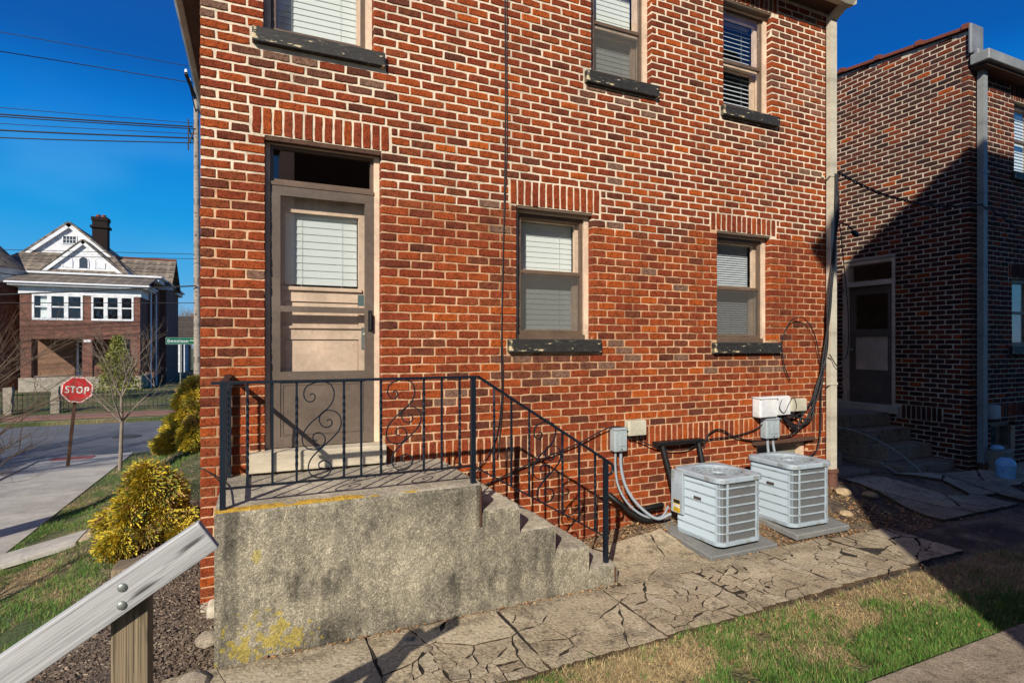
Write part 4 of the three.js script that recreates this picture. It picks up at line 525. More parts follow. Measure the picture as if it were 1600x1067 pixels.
  obj('casing', [dx(X + .03, X + .2, dy0, dy1, dz0, dz0 + .07), dx(X + .03, X + .2, dy0, dy1, dz1 - .07, dz1), dx(X + .03, X + .2, dy1 - .07, dy1, dz0 + .07, dz1 - .07), dx(X + .03, X + .2, 2.84, 2.92, dz0 + .07, dz1 - .07)], M.cream, D);
  obj('transom_pane', [dx(X + .1, X + .105, 2.92, dy1 - .07, dz0 + .07, dz1 - .07)], M.glass, D, 0);
  obj('door_leaf', [dx(X + .09, X + .12, dy0, 2.84, dz0 + .07, dz0 + .17), dx(X + .09, X + .12, dy0, 2.84, dz1 - .17, dz1 - .07), dx(X + .09, X + .12, 2.7, 2.84, dz0 + .17, dz1 - .17), dx(X + .09, X + .12, 2.0, 2.12, dz0 + .17, dz1 - .17), dx(X + .09, X + .12, dy0, 1.45, dz0 + .17, dz1 - .17)], M.taupe, D);
  obj('upper_pane', [dx(X + .1, X + .11, 2.12, 2.7, dz0 + .17, dz1 - .17)], M.glass, D, 0); obj('door_panel', [dx(X + .105, X + .12, 1.45, 2.0, dz0 + .17, dz1 - .17)], M.creamDoor, D); obj('door_knob', [xf(new THREE.SphereGeometry(.03, 12, 8), X + .07, 1.78, dz0 + .12)], M.bolt, D, 0);
  obj('door_sill', [rbb(X - .08, X + .2, .78, .898, -2.0, -.93, .01)], M.limestone, D);
  const d = thing('downspout', 'grey fluted downspout at the corner of the dark brick building', 'downspout', [X + .2, 0, .06]); const sp = new THREE.ExtrudeGeometry(new THREE.Shape([[-.05, -.04], [.05, -.04], [.05, .04], [.02, .04], [.014, .03], [-.014, .03], [-.02, .04], [-.05, .04]].map(p => new THREE.Vector2(...p))), { depth: 5.6, bevelEnabled: false }); sp.rotateX(-Math.PI / 2); sp.translate(0, .18, 0); obj('pipe', [sp], M.spoutDark, d); obj('drain_socket', [cyl(.06, .065, .2, 0, .1, 0, 14)], M.rust, d); for (const y of [1.7, 4.3]) obj('strap', [bb(-.09, .09, y - .015, y + .015, .041, .046)], M.spoutDark, d);
  const stt = thing('concrete_steps', 'dark concrete steps climbing to the side door of the dark building', 'steps'); for (let i = 0; i < 4; i++) obj('step', [rbb(X - 1.05 - .06 * (i < 1), X - .004, i ? .2 * i + .002 : -.05, .2 * (i + 1), -2.3, -.18 - .3 * i, .012)], M.concGrey, stt);
  const st2 = thing('concrete_steps', 'low concrete steps behind the near house corner partly in sun', 'steps'); for (let i = 0; i < 3; i++) obj('step', [rbb(HW + .01, HW + 1.1 - .12 * i, i ? .19 * i + .02 : .0, .19 * (i + 1) + .02, -2.2, -.22 - .32 * i, .012)], M.concGrey, st2);
  const gm = uBox('gas_meter', 'small grey meter box on the dark building by its downspout', 9.92, 10.08, .80, 1.0, .12, M.greyBox, { latch: 1, ports: 1 });
}
{ // bin, bag, stray hose
  const b = thing('dome_bin', 'small pale blue bin with domed lid by the dark building', 'bin', [9.56, .03, .42]); const m = mat('#8fc3e6', .45); obj('body', [new THREE.LatheGeometry([[.0, 0], [.09, 0], [.098, .02], [.105, .2], [.11, .21]].map(p => new THREE.Vector2(...p)), 28)], m, b, 0); obj('lid', [new THREE.LatheGeometry([[.113, .21], [.113, .225], [.1, .275], [.06, .31], [0, .32]].map(p => new THREE.Vector2(...p)), 28)], m, b, 0); obj('handle', [xf(new THREE.TorusGeometry(.04, .012, 8, 20), -.115, .19, .02, 0, .4)], m, b, 0);
  const g = new THREE.IcosahedronGeometry(.075, 3), p = g.attributes.position; for (let i = 0; i < p.count; i++) { const x = p.getX(i), y = p.getY(i), z = p.getZ(i), s = 1 + .5 * (fbm(x * 14 + 3, y * 14 + z * 9, 3) - .5); p.setXYZ(i, x * s * 1.3, Math.max(-.05, y * s * .6), z * s); } g.computeVertexNormals(); g.translate(9.9, .40, .16); tag(obj('plastic_bag', g, mat('#9ec6de', .35), null, 0), 'crumpled pale blue plastic bag above the domed bin', 'bag');
  tag(obj('ledge_block', [rb(.3, .36, .22, .02, 9.98, .19, .16)], M.concGrey), 'low concrete block behind the domed bin', 'block');
  cable('garden_hose', 'thin pale hose looping down the far dark steps', [[7.75, .72, -.9], [8.2, .62, -.7], [8.5, .4, -.4], [8.62, .12, -.1], [8.45, .06, .0], [8.2, .08, .02], [8.0, .3, -.3]], .009, mat('#9aa39a', .6), 'hose');
}

// ---------------------------------------------------------------- wooden guard rail in the foreground
{
  const g = thing('wooden_handrail', 'sloping weathered grey plank handrail bolted to a timber post', 'handrail', [0, 0, 0]);
  const slope = Math.atan(.64), L = 1.75, w = .098, ex = .262, ey = 1.249; // lower corner of the upper end
  const geo = rb(L, w, .038, .004, -L / 2, w / 2, 0); const u = geo.attributes.position, uv = new Float32Array(u.count * 2); for (let i = 0; i < u.count; i++) { uv[2 * i] = u.getX(i) * .62; uv[2 * i + 1] = u.getY(i) * 2.6 + u.getZ(i) * 3; } geo.setAttribute('uv', new THREE.BufferAttribute(uv, 2)); geo.rotateZ(slope); geo.translate(ex, ey, 2.70); obj('plank', geo, M.plank, g, 0);
  const px = .033; const pg = rb(.092, 1.5, .092, .006, px, .462, 2.633), pp = pg.attributes.position, pu = new Float32Array(pp.count * 2); for (let i = 0; i < pp.count; i++) { pu[2 * i] = pp.getY(i) * .5; pu[2 * i + 1] = (pp.getX(i) + pp.getZ(i)) * 1.6; } pg.setAttribute('uv', new THREE.BufferAttribute(pu, 2)); obj('post', pg, M.post, g, 0);
  for (const y of [1.125, 1.175]) obj('bolt', [xf(new THREE.SphereGeometry(.0125, 16, 10).scale(1, 1, .5), px - .012 + (y - 1.12) * .02, y, 2.72)], M.bolt, g, 0);
}

// ---------------------------------------------------------------- neighbouring house behind the camera that shades the right side
{
  const n = thing('neighbour_house', 'neighbouring brick house outside the frame that shades the right yard', 'house'), x0 = 1.06, z0 = 7.0;
  obj('wall', [bb(x0, 14, -.2, 8.08, z0, 15)], mat('#74402f', .9, { map: grainC }), n); obj('eave', [bb(x0 - .26, 14.3, 8.08, 8.16, z0 - .3, 15.3)], M.soffit, n);
  const a = [x0 - .25, 8.16, z0 - .28], b = [14.28, 8.16, z0 - .28], c = [14.28, 8.16, 15.28], d = [x0 - .25, 8.16, 15.28], A = [x0 + .87, 10.4, z0 + .5], Bq = [13.1, 10.4, z0 + .5], Cq = [13.1, 10.4, 14.4], Dq = [x0 + .87, 10.4, 14.4], q = (a, b, c, d) => [...a, ...b, ...c, ...a, ...c, ...d];
  const rg = new THREE.BufferGeometry(); rg.setAttribute('position', new THREE.Float32BufferAttribute([...q(b, a, A, Bq), ...q(c, b, Bq, Cq), ...q(d, c, Cq, Dq), ...q(a, d, Dq, A), ...q(A, Dq, Cq, Bq)], 3)); rg.computeVertexNormals(); obj('roof', rg, M.roof, n);
}

// ---------------------------------------------------------------- vegetation
function inst(name, geo, m, list, label, cat) { // list of [matrix, color]
  const o = new THREE.InstancedMesh(geo, m, list.length); list.forEach(([mm, c], i) => { o.setMatrixAt(i, mm); if (c) o.setColorAt(i, c); }); o.name = numbered(name); o.castShadow = o.receiveShadow = true; stuff(o); o.userData.label = label; o.userData.category = cat; scene.add(o); return o;
}
const Q4 = new THREE.Quaternion(), E4 = new THREE.Euler(), S4 = new THREE.Vector3(), P4 = new THREE.Vector3();
const TRS = (x, y, z, rx, ry, rz, sx, sy = sx, sz = sx) => new THREE.Matrix4().compose(P4.set(x, y, z), Q4.setFromEuler(E4.set(rx, ry, rz, 'YXZ')), S4.set(sx, sy, sz));
const blade = new THREE.BufferGeometry(); blade.setAttribute('position', new THREE.Float32BufferAttribute([-.5, 0, 0, .5, 0, 0, .38, .5, .12, -.5, 0, 0, .38, .5, .12, -.38, .5, .12, -.38, .5, .12, .38, .5, .12, 0, 1, .42], 3)); blade.computeVertexNormals(); blade.setAttribute('uv', new THREE.Float32BufferAttribute(new Float32Array(18), 2));
const leafM = new THREE.MeshStandardMaterial({ color: 0xffffff, roughness: .8, side: THREE.DoubleSide });
const lin = (r, g, b) => new THREE.Color().setRGB(r, g, b);
function grassPatch(n, x0, x1, z0, z1, keep, label, hMin, hMax, seed) {
  R = rngOf(seed); const L = []; let tries = 0;
  while (L.length < n && tries++ < n * 6) {
    const x = rr(x0, x1), z = rr(z0, z1), g = greenAt(x, z); if (!keep(x, z, g)) continue;
    const live = R() < g * .95 + .02, tv = rr(.55, 1.25), th = (.5 + fbm(x * 9, z * 9, 2)) * rr(.6, 1.25), m = 4 + (R() * 5 | 0);
    for (let k = 0; k < m; k++) { const v = tv * rr(.75, 1.25), a = R() * 6.28, q = .012 * R(), px = x + Math.sin(a) * q, pz = z + Math.cos(a) * q, lean = live ? rr(.05, .75) : rr(.5, 1.45), c = live ? (R() < .12 ? lin(.3 * v, .26 * v, .09 * v) : lin(.085 * v, .185 * v, .022 * v)) : lin(.42 * v, .31 * v, .15 * v); L.push([TRS(px, hgt(px, pz) + .002, pz, lean, a + rr(-.5, .5), rr(-.2, .2), rr(.0018, .004), th * (live ? rr(hMin, hMax) : rr(hMin, hMax) * .85), .03), c]); }
  }
  inst('grass', blade, leafM, L, label, 'grass');
}
grassPatch(150000, .6, 6.5, 1.78, 2.68, (x, z) => z < 2.66 - .02 * R() && z > 1.8 - .05 * fbm(x * 5, 3, 2) && fbm(x * 4 + 1, z * 4, 3) > .3, 'green and straw coloured lawn strip below the cracked walkway', .03, .065, 11);
grassPatch(70000, -2.34, -.5, -6.5, 1.6, (x, z) => x < -.75 - .3 * (fbm(x * 2, z * 2, 3) - .5) - .35 * sm(-1.5, 1.5, z) && !(z < -3.38 && z > -3.98) && fbm(x * 3 + 9, z * 3, 3) > .36, 'patchy lawn between sidewalk and mulch bed on the left', .03, .07, 12);
grassPatch(26000, -2.32, -.2, -11.6, -6.5, () => true, 'lawn strip beside the house further down the sidewalk', .04, .08, 13);
grassPatch(30000, -12, 4, -31, -22.6, () => true, 'lawn behind the low fence across the street', .05, .12, 14);
{
  const lf = new THREE.BufferGeometry(); lf.setAttribute('position', new THREE.Float32BufferAttribute([-.5, 0, 0, 0, .12, -.4, 0, .02, .4, 0, .12, -.4, .5, .1, 0, 0, .02, .4], 3)); lf.computeVertexNormals(); lf.setAttribute('uv', new THREE.Float32BufferAttribute(new Float32Array(12), 2));
  R = rngOf(21); const L = []; const cols = [[.36, .17, .06], [.24, .12, .05], [.42, .27, .12], [.15, .08, .045], [.30, .20, .11]];
  const put = (x, z, s0, s1, dy = .012) => { const c = cols[(R() * 5) | 0], v = rr(.7, 1.2), s = rr(s0, s1); L.push([TRS(x, hgt(x, z) + dy, z, rr(-.5, .5), R() * 6.28, rr(-.5, .5), s, s, s * rr(.4, .9)), lin(c[0] * v, c[1] * v, c[2] * v)]); };
  for (let i = 0; i < 14000; i++) { const x = rr(3.2, 7.6), z = rr(.02, 1.15); const d = fbm(x * 3, z * 3, 3); if ((x < 3.86 && z > .36) || d < .4) continue; put(x, z, .012, .04); }
  for (let i = 0; i < 700; i++) { const x = rr(2.9, 3.9); put(x, rr(.05, .4), .015, .04, .03); }
  for (let i = 0; i < 500; i++) { put(rr(.4, 2.9), 1.015 + .05 * R() * R(), .01, .028, .04); }
  for (let i = 0; i < 700; i++) { put(rr(.7, 6), rr(1.72, 2.6), .01, .03, .03); }
  for (let i = 0; i < 400; i++) { put(rr(6.7, 9.4), rr(-.2, 1.6), .012, .035, .03); }
  inst('leaf_litter', lf, leafM, L, 'dry brown leaves and straw scattered along the wall and walkway', 'leaf litter');
  R = rngOf(22); const K = [], chip = new THREE.BoxGeometry(1, .22, .34); const put2 = (x, z, y = .008) => { const v = rr(.5, 1.4), t = R() < .2; K.push([TRS(x, hgt(x, z) + y, z, rr(-.5, .5), R() * 6.28, rr(-.5, .5), rr(.007, .03)), t ? lin(.26 * v, .20 * v, .14 * v) : lin(.125 * v, .088 * v, .062 * v)]); };
  for (let i = 0; i < 26000; i++) { const x = rr(-1.0, .16), z = rr(-3.2, 2.9); if (x > -.02 && z < 0.02) continue; if (x < -.75 + .3 * fbm(x * 2, z * 2, 2) - .3 && R() < .8) continue; put2(x, z); }
  for (let i = 0; i < 2500; i++) put2(rr(-.9, -.05), rr(-9, -3.3));
  inst('mulch_chips', chip, leafM, K, 'dark wood mulch chips along the left side of the house', 'mulch');
}
// rocks
const rockSpots = [[6.44, .30, .10, 'pale broken stone on the dirt right of the air conditioners'], [6.75, .42, .085, 'pale broken stone at the edge of the building shadow'], [6.05, .62, .07, 'tan rubble stone right of the right equipment pad'], [3.78, 1.0, .045, 'white broken stone by the left equipment pad corner'], [3.66, .98, .035, 'orange brick fragment by the left equipment pad corner'], [1.23, 1.15, .04, 'flat grey stone against the stoop base'], [1.30, 1.32, .035, 'pebble lying on the cracked walkway'], [.1, .62, .09, 'grey rubble stone left of the stoop corner'], [.06, 1.12, .11, 'grey flat stone at the stoop front corner'], [2.78, .42, .05, 'crumpled white scrap behind the lower steps']];
rockSpots.forEach(([x, z, s, label], i) => { const g = new THREE.IcosahedronGeometry(s, 2), p = g.attributes.position, r = rngOf(300 + i), o = r() * 50; for (let k = 0; k < p.count; k++) { const X = p.getX(k) / s, Y = p.getY(k) / s, Z = p.getZ(k) / s, q = 1 + .55 * (fbm(X * 1.6 + o, Y * 1.6 + Z * 1.3 + o, 3) - .5); p.setXYZ(k, X * s * q, Y * s * q * .5, Z * s * q * .8); } const gg = g.index ? g.toNonIndexed() : g; gg.computeVertexNormals(); gg.rotateY(r() * 6); gg.translate(x, hgt(x, z) + s * .22 + (x > 1 && x < 3 ? .03 : 0), z); tag(obj('rock', gg, i === 4 ? mat('#a2563a', .9, { map: grainC }) : i === 3 || i === 9 ? M.limestone : i === 2 || i < 2 ? mat('#b59d78', .9, { map: grainC }) : M.concGrey, null, 2), label, 'rock'); });

// golden thread shrubs
function shrub(name, label, x, z, rx, h, n, seed) {
  const t = thing(name, label, 'shrub', [x, hgt(x, z), z]); R = rngOf(seed); const pos = [], col = [];
  const tri = (a, b, c, k) => { pos.push(...a, ...b, ...c); for (let i = 0; i < 3; i++) col.push(...k); };
  const lob = []; for (let i = 0; i < 34; i++) { const a = R() * 6.28, v = Math.pow(R(), 1.25), rad = rx * (1.02 - v * .95) * rr(.4, 1.08); lob.push([Math.cos(a) * rad - .12 * rx * v, h * (.1 + v * .84), Math.sin(a) * rad, rx * rr(.13, .3), rr(.25, .85)]); }
  for (let i = 0; i < n; i++) {
    const L = lob[(R() * lob.length) | 0], u = rr(-1, 1), a = R() * 6.28, s = Math.sqrt(1 - u * u), q = Math.cbrt(R()) * L[3]; let b = [L[0] + Math.cos(a) * s * q, L[1] + u * q * .9, L[2] + Math.sin(a) * s * q]; if (b[1] < .02) b[1] = rr(.02, .1);
    const out = [Math.cos(a) * s + b[0] * .6 / rx, .25 + u * .5, Math.sin(a) * s + b[2] * .6 / rx], ol = Math.hypot(...out); let d = out.map(v => v / ol); const len = rr(.035, .08), v = rr(.65, 1.25), y = R() + .66 - L[4], k = y < .6 ? [.62 * v, .46 * v, .03 * v] : y < .82 ? [.36 * v, .33 * v, .035 * v] : y < .97 ? [.13 * v, .17 * v, .035 * v] : [.34 * v, .2 * v, .07 * v];
    for (let f = 0; f < 5; f++) { let p = [...b]; const dd = [d[0] + rr(-.8, .8), d[1] + rr(-.5, .7), d[2] + rr(-.8, .8)], side = [rr(-1, 1), rr(-1, 1), rr(-1, 1)], sl = Math.hypot(...side), w = rr(.0016, .0036), sd = side.map(q => q / sl * w); const steps = 2; for (let m = 0; m < steps; m++) { const nx = [p[0] + dd[0] * len / steps, p[1] + dd[1] * len / steps - .009 * (m + 1), p[2] + dd[2] * len / steps], ww = 1 - m / steps; const A = [p[0] - sd[0] * ww, p[1] - sd[1] * ww, p[2] - sd[2] * ww], B = [p[0] + sd[0] * ww, p[1] + sd[1] * ww, p[2] + sd[2] * ww]; tri(A, B, nx, k); const e = [nx[0] + sd[1] * 4, nx[1] + sd[2] * 3 - .01, nx[2] + sd[0] * 4]; tri(B, nx, e, k); p = nx; } }
  }
  const g = new THREE.BufferGeometry(); g.setAttribute('position', new THREE.Float32BufferAttribute(pos, 3)); g.setAttribute('color', new THREE.Float32BufferAttribute(col, 3)); g.computeVertexNormals();
  obj('foliage', g, new THREE.MeshStandardMaterial({ vertexColors: true, roughness: .75, side: THREE.DoubleSide }), t, 0);
  const st = []; for (const l of lob) st.push(rod([0, -.05, 0], [l[0], l[1], l[2]], .012, 5, .004)); obj('stem', st, M.bark, t, 0); return t;
}
shrub('golden_shrub', 'golden yellow threadleaf shrub nearer the camera at house side', -.56, -1.95, .40, .72, 22000, 31);
shrub('golden_shrub', 'golden yellow threadleaf shrub further back below the utility pole', -.62, -7.4, .62, 1.42, 16000, 32);
// bare trees
function branchTree(t, name, base, dir, len, rad, depth, seed, o = {}) {
  R = rngOf(seed); const geos = []; const spread = o.spread || .75, kids = o.kids || 3;
  (function grow(p, d, L, r, k) {
    const n = 3; let q = p.clone(), dd = d.clone(); for (let i = 0; i < n; i++) { const wv = k ? .16 : .05, nd = dd.clone().add(new THREE.Vector3(rr(-wv, wv), rr(-.06, .14), rr(-wv, wv))).normalize(), e = q.clone().addScaledVector(nd, L / n), ra = r * (1 - i / n * .35), rb2 = r * (1 - (i + 1) / n * .35); geos.push(rod(q.toArray(), e.toArray(), ra, k > 2 ? 4 : 7, rb2)); q = e; dd = nd; if (k < depth && (k > 0 || i > 0 || o.low)) { const m = k === 0 ? (o.side || 2) : i === n - 1 ? kids : 1; for (let c = 0; c < m; c++) { const ax = new THREE.Vector3(rr(-1, 1), rr(-.35, .6), rr(-1, 1)).normalize(), bd = dd.clone().addScaledVector(ax, spread).normalize(); grow(q.clone(), bd, L * rr(.5, .72), rb2 * .6, k + 1); } } }
  })(V(base), V(dir).normalize(), len, rad, 0);
  return obj(name, geos, o.m || M.bark, t, 0);
}
{ const t = thing('young_tree', 'slender bare young tree beside the stop sign', 'tree', [-2.2, hgt(-2.2, -9.5) - .02, -9.5]); branchTree(t, 'trunk', [0, 0, 0], [0, 1, 0], 1.55, .042, 4, 41, { spread: .85, side: 3, kids: 2, m: M.barkPale }); }
{ const t = thing('bare_shrub', 'leafless shrub with spreading branches at the left edge', 'shrub', [-2.5, hgt(-2.5, -1.5) - .02, -1.5]); branchTree(t, 'branches', [0, 0, 0], [.14, 1, 0], 1.5, .03, 4, 43, { spread: 1.0, side: 4, low: 1, kids: 3, m: M.bark }); }
{ const t = thing('street_tree', 'bare street tree outside the frame that dapples the road', 'tree', [-12.5, -.9, -3.5]); branchTree(t, 'trunk', [0, 0, 0], [0, 1, 0], 4.2, .22, 5, 44, { spread: .8, side: 3, kids: 3 }); }
{ const t = thing('street_tree', 'bare tree by the kerb outside the frame whose trunk shades the sidewalk', 'tree', [-4.5, -.7, -3.0]); branchTree(t, 'trunk', [0, 0, 0], [0, 1, 0], 4.6, .24, 5, 48, { spread: .75, side: 3, kids: 3 }); }
{ const t = thing('evergreen_tree', 'small green conifer in the yard across the street', 'tree', [-5.35, -.62, -26.5]); branchTree(t, 'trunk', [0, 0, 0], [0, 1, 0], 1.9, .07, 2, 45, {}); R = rngOf(46); const L = [], bl = blade; const pos = [], c = []; for (let i = 0; i < 6500; i++) { const y = Math.pow(R(), .8) * 2.6 + .3, ra = (1 - (y - .3) / 3.0) * 1.25 * Math.sqrt(R()) * (.6 + .6 * vn(y * 3, i % 7, 0)), a = R() * 6.28, p = [Math.cos(a) * ra, y, Math.sin(a) * ra], s = rr(.07, .16), q = () => rr(-s, s), v = rr(.6, 1.3); pos.push(...p, p[0] + q(), p[1] + q(), p[2] + q(), p[0] + q() * .4, p[1] - s * .5, p[2] + q() * .4); for (let k = 0; k < 3; k++) c.push(.17 * v, .18 * v, .03 * v); } const g = new THREE.BufferGeometry(); g.setAttribute('position', new THREE.Float32BufferAttribute(pos, 3)); g.setAttribute('color', new THREE.Float32BufferAttribute(c, 3)); g.computeVertexNormals(); obj('crown', g, new THREE.MeshStandardMaterial({ vertexColors: true, roughness: .8, side: THREE.DoubleSide }), t, 0); }
{ const t = thing('distant_tree', 'bare tree behind the white garage far away', 'tree', [-6.5, -1, -70]); branchTree(t, 'trunk', [0, 0, 0], [0, 1, 0], 3.6, .2, 5, 47, { spread: .7, kids: 3, m: M.barkPale }); }

// ---------------------------------------------------------------- street things on the left
{
  const s = thing('stop_sign', 'red stop sign on a leaning brown post at the street corner', 'sign', [-3.356, -.86, -10.554]);
  const tip = new THREE.Vector3(.22, 2.05, .1); obj('post', [bar([0, -.1, 0], [tip.x, tip.y, tip.z], .06, .03)], M.rust, s);
  const c = document.createElement('canvas'); c.width = c.height = 512; const k = c.getContext('2d'); const oct = (r) => { k.beginPath(); for (let i = 0; i < 8; i++) { const a = Math.PI / 8 + i * Math.PI / 4; k.lineTo(256 + Math.cos(a) * r, 256 + Math.sin(a) * r); } k.closePath(); }; k.fillStyle = '#e4e0da'; k.fillRect(0, 0, 512, 512); k.fillStyle = '#c0141c'; oct(256); k.fill(); oct(250); k.fillStyle = '#dedad4'; k.fill(); oct(232); k.fillStyle = '#c0141c'; k.fill(); k.fillStyle = '#e8e4de'; k.font = 'bold 178px sans-serif'; k.textAlign = 'center'; k.textBaseline = 'middle'; k.save(); k.translate(256, 262); k.scale(.86, 1); k.fillText('STOP', 0, 0); k.restore();
  const tt = new THREE.CanvasTexture(c); tt.colorSpace = THREE.SRGBColorSpace; const rad = .298, sh = new THREE.Shape(); for (let i = 0; i < 8; i++) { const a = Math.PI / 8 + i * Math.PI / 4; sh[i ? 'lineTo' : 'moveTo'](Math.cos(a) * rad, Math.sin(a) * rad); }
  const plate = new THREE.ExtrudeGeometry(sh, { depth: .004, bevelEnabled: false }); const face = new THREE.ShapeGeometry(sh); const p = face.attributes.position, uv = []; for (let i = 0; i < p.count; i++) uv.push(p.getX(i) / (2 * rad) + .5, p.getY(i) / (2 * rad) + .5); face.setAttribute('uv', new THREE.Float32BufferAttribute(uv, 2)); face.translate(0, 0, .0065);
  const pl = part('plate', s); pl.position.set(.215, 1.76, .13); pl.rotation.set(-.03, .14, -.1); obj('backing', [plate], M.bolt, pl, 0); obj('sign_face', face, mat('#ffffff', .45, { map: tt }), pl, 0);
}
{
  const p = thing('utility_pole', 'weathered wooden utility pole beyond the street behind the golden shrub', 'pole', [-1.85, -.85, -22.75]);
  obj('shaft', [rod([0, 0, 0], [-.05, 13.75, 0], .15, 14, .10)], M.pole, p, .3); obj('crossarm', [bar([.1, 12.75, -.5], [-.35, 13.75, .95], .1, .12)], mat('#3b3431', .9), p, 0); for (const t of [.75, .97]) obj('insulator', [cyl(.05, .07, .13, mix(.1, -.35, t), mix(12.75, 13.75, t) + .14, mix(-.5, .95, t), 10)], M.white, p, 0); obj('brace', [rod([-.05, 12.5, .05], [-.22, 13.3, .6], .025, 6)], M.black, p, 0);
  obj('bracket', [rod([-.1, 11.2, 0], [-.35, 11.9, .1], .03, 6), rod([-.1, 11.9, .05], [-.3, 11.2, .1], .03, 6), bb(-.36, -.31, 10.9, 12.2, .08, .13)], M.black, p, 0);
  const wire = (label, yA, yB, r, z = 0, y2) => cable('overhead_wire', label, [[-40, yB + (yB - yA) * 2.9, -22.75 + z], [-25, yB + (yB - yA) * 1.7 - .2, -22.75 + z], [-8.35, yB, -22.75 + z], [-1.9, yA, -22.75 + z]], r, M.cable, 'wire');
  wire('topmost overhead wire running left from the crossarm tip', 13.1, 13.1 + .02, .012, 1.2); wire('second overhead wire running left from the crossarm', 12.7, 12.67, .016, .6);
  wire('upper pale overhead wire in the pole bracket bundle', 11.25, 10.8, .012); wire('thick black overhead cable at top of the bracket bundle', 11.1, 10.55, .028); wire('second black overhead cable of the bracket bundle', 10.98, 10.43, .022, .1); wire('third overhead cable of the bracket bundle', 10.8, 10.2, .012); wire('thick fourth overhead cable of the bracket bundle', 10.62, 9.95, .03); wire('lowest black overhead cable of the bracket bundle', 10.42, 9.67, .022);
  wire('black overhead wire crossing in front of the house cornice', 4.36, 3.75, .03, .2); wire('thin overhead wire crossing the house roof', 5.7, 5.45, .012, .1); wire('thin overhead wire crossing the house windows', 3.65, 3.45, .016, .1); wire('thin overhead wire just below the roof ridge', 5.48, 5.2, .012, .3);
  const s = thing('street_sign', 'green street name sign reading Dennison by the utility pole', 'sign', [-2.46, 1.9, -22.6], .42); const c = document.createElement('canvas'); c.width = 512; c.height = 132; const k = c.getContext('2d'); k.fillStyle = '#0f6b4a'; k.fillRect(0, 0, 512, 132); k.strokeStyle = '#cfe0d6'; k.lineWidth = 4; k.strokeRect(6, 6, 500, 120); k.fillStyle = '#e6efe9'; k.textBaseline = 'middle'; k.font = 'bold 84px sans-serif'; k.fillText('Dennison', 24, 68, 372); k.font = 'bold 48px sans-serif'; k.fillText('Ave', 412, 56, 84); const tt = new THREE.CanvasTexture(c); tt.colorSpace = THREE.SRGBColorSpace; obj('plate', [bb(-.56, .56, 0, .29, -.004, 0)], mat('#0f6b4a', .5), s, 0); const f = new THREE.PlaneGeometry(1.12, .29); f.translate(0, .145, .004); obj('sign_face', f, mat('#ffffff', .5, { map: tt }), s, 0); obj('bracket', [rod([.56, .15, -.01], [.66, .15, -.06], .02, 6), rod([0, .0, -.02], [0, -2.7, -.02], .025, 8)], M.bolt, s, 0);
}
// low iron fence with stone posts
{
  const f = thing('iron_fence', 'low black picket fence along the far sidewalk', 'fence', [0, 0, 0]); const z = -23.2, y = (x) => hgt(x, z); const pk = []; for (let x = -12; x < 6; x += .16) pk.push(bb(x - .008, x + .008, y(x), y(x) + .82, z - .008, z + .008)); stuff(obj('picket', pk, M.iron, f, 0)); obj('rail', [bar([-12, y(-12) + .72, z], [6, y(6) + .72, z], .03, .03)], M.iron, f, 0); obj('rail', [bar([-12, y(-12) + .12, z], [6, y(6) + .12, z], .03, .03)], M.iron, f, 0);
  for (const [x, l] of [[-8.2, 'rough stone gate post at left by the bare shrub'], [-6.75, 'rough stone gate post behind the stop sign']]) { const g = new THREE.BoxGeometry(.26, 1.05, .26, 3, 6, 3), p = g.attributes.position; for (let i = 0; i < p.count; i++) p.setXYZ(i, p.getX(i) + (vn(p.getX(i) * 9 + x, p.getY(i) * 5, 0) - .5) * .07, p.getY(i) + (vn(p.getX(i) * 5, p.getZ(i) * 6 + x, 0) - .5) * .05, p.getZ(i) + (vn(p.getZ(i) * 8, p.getY(i) * 5 + x, 0) - .5) * .07); g.computeVertexNormals(); g.translate(x, y(x) + .5, z + .2); tag(obj('gate_post', g, mat('#9a9080', .95, { map: grainC })), l, 'post', 'stone gate posts'); }
}
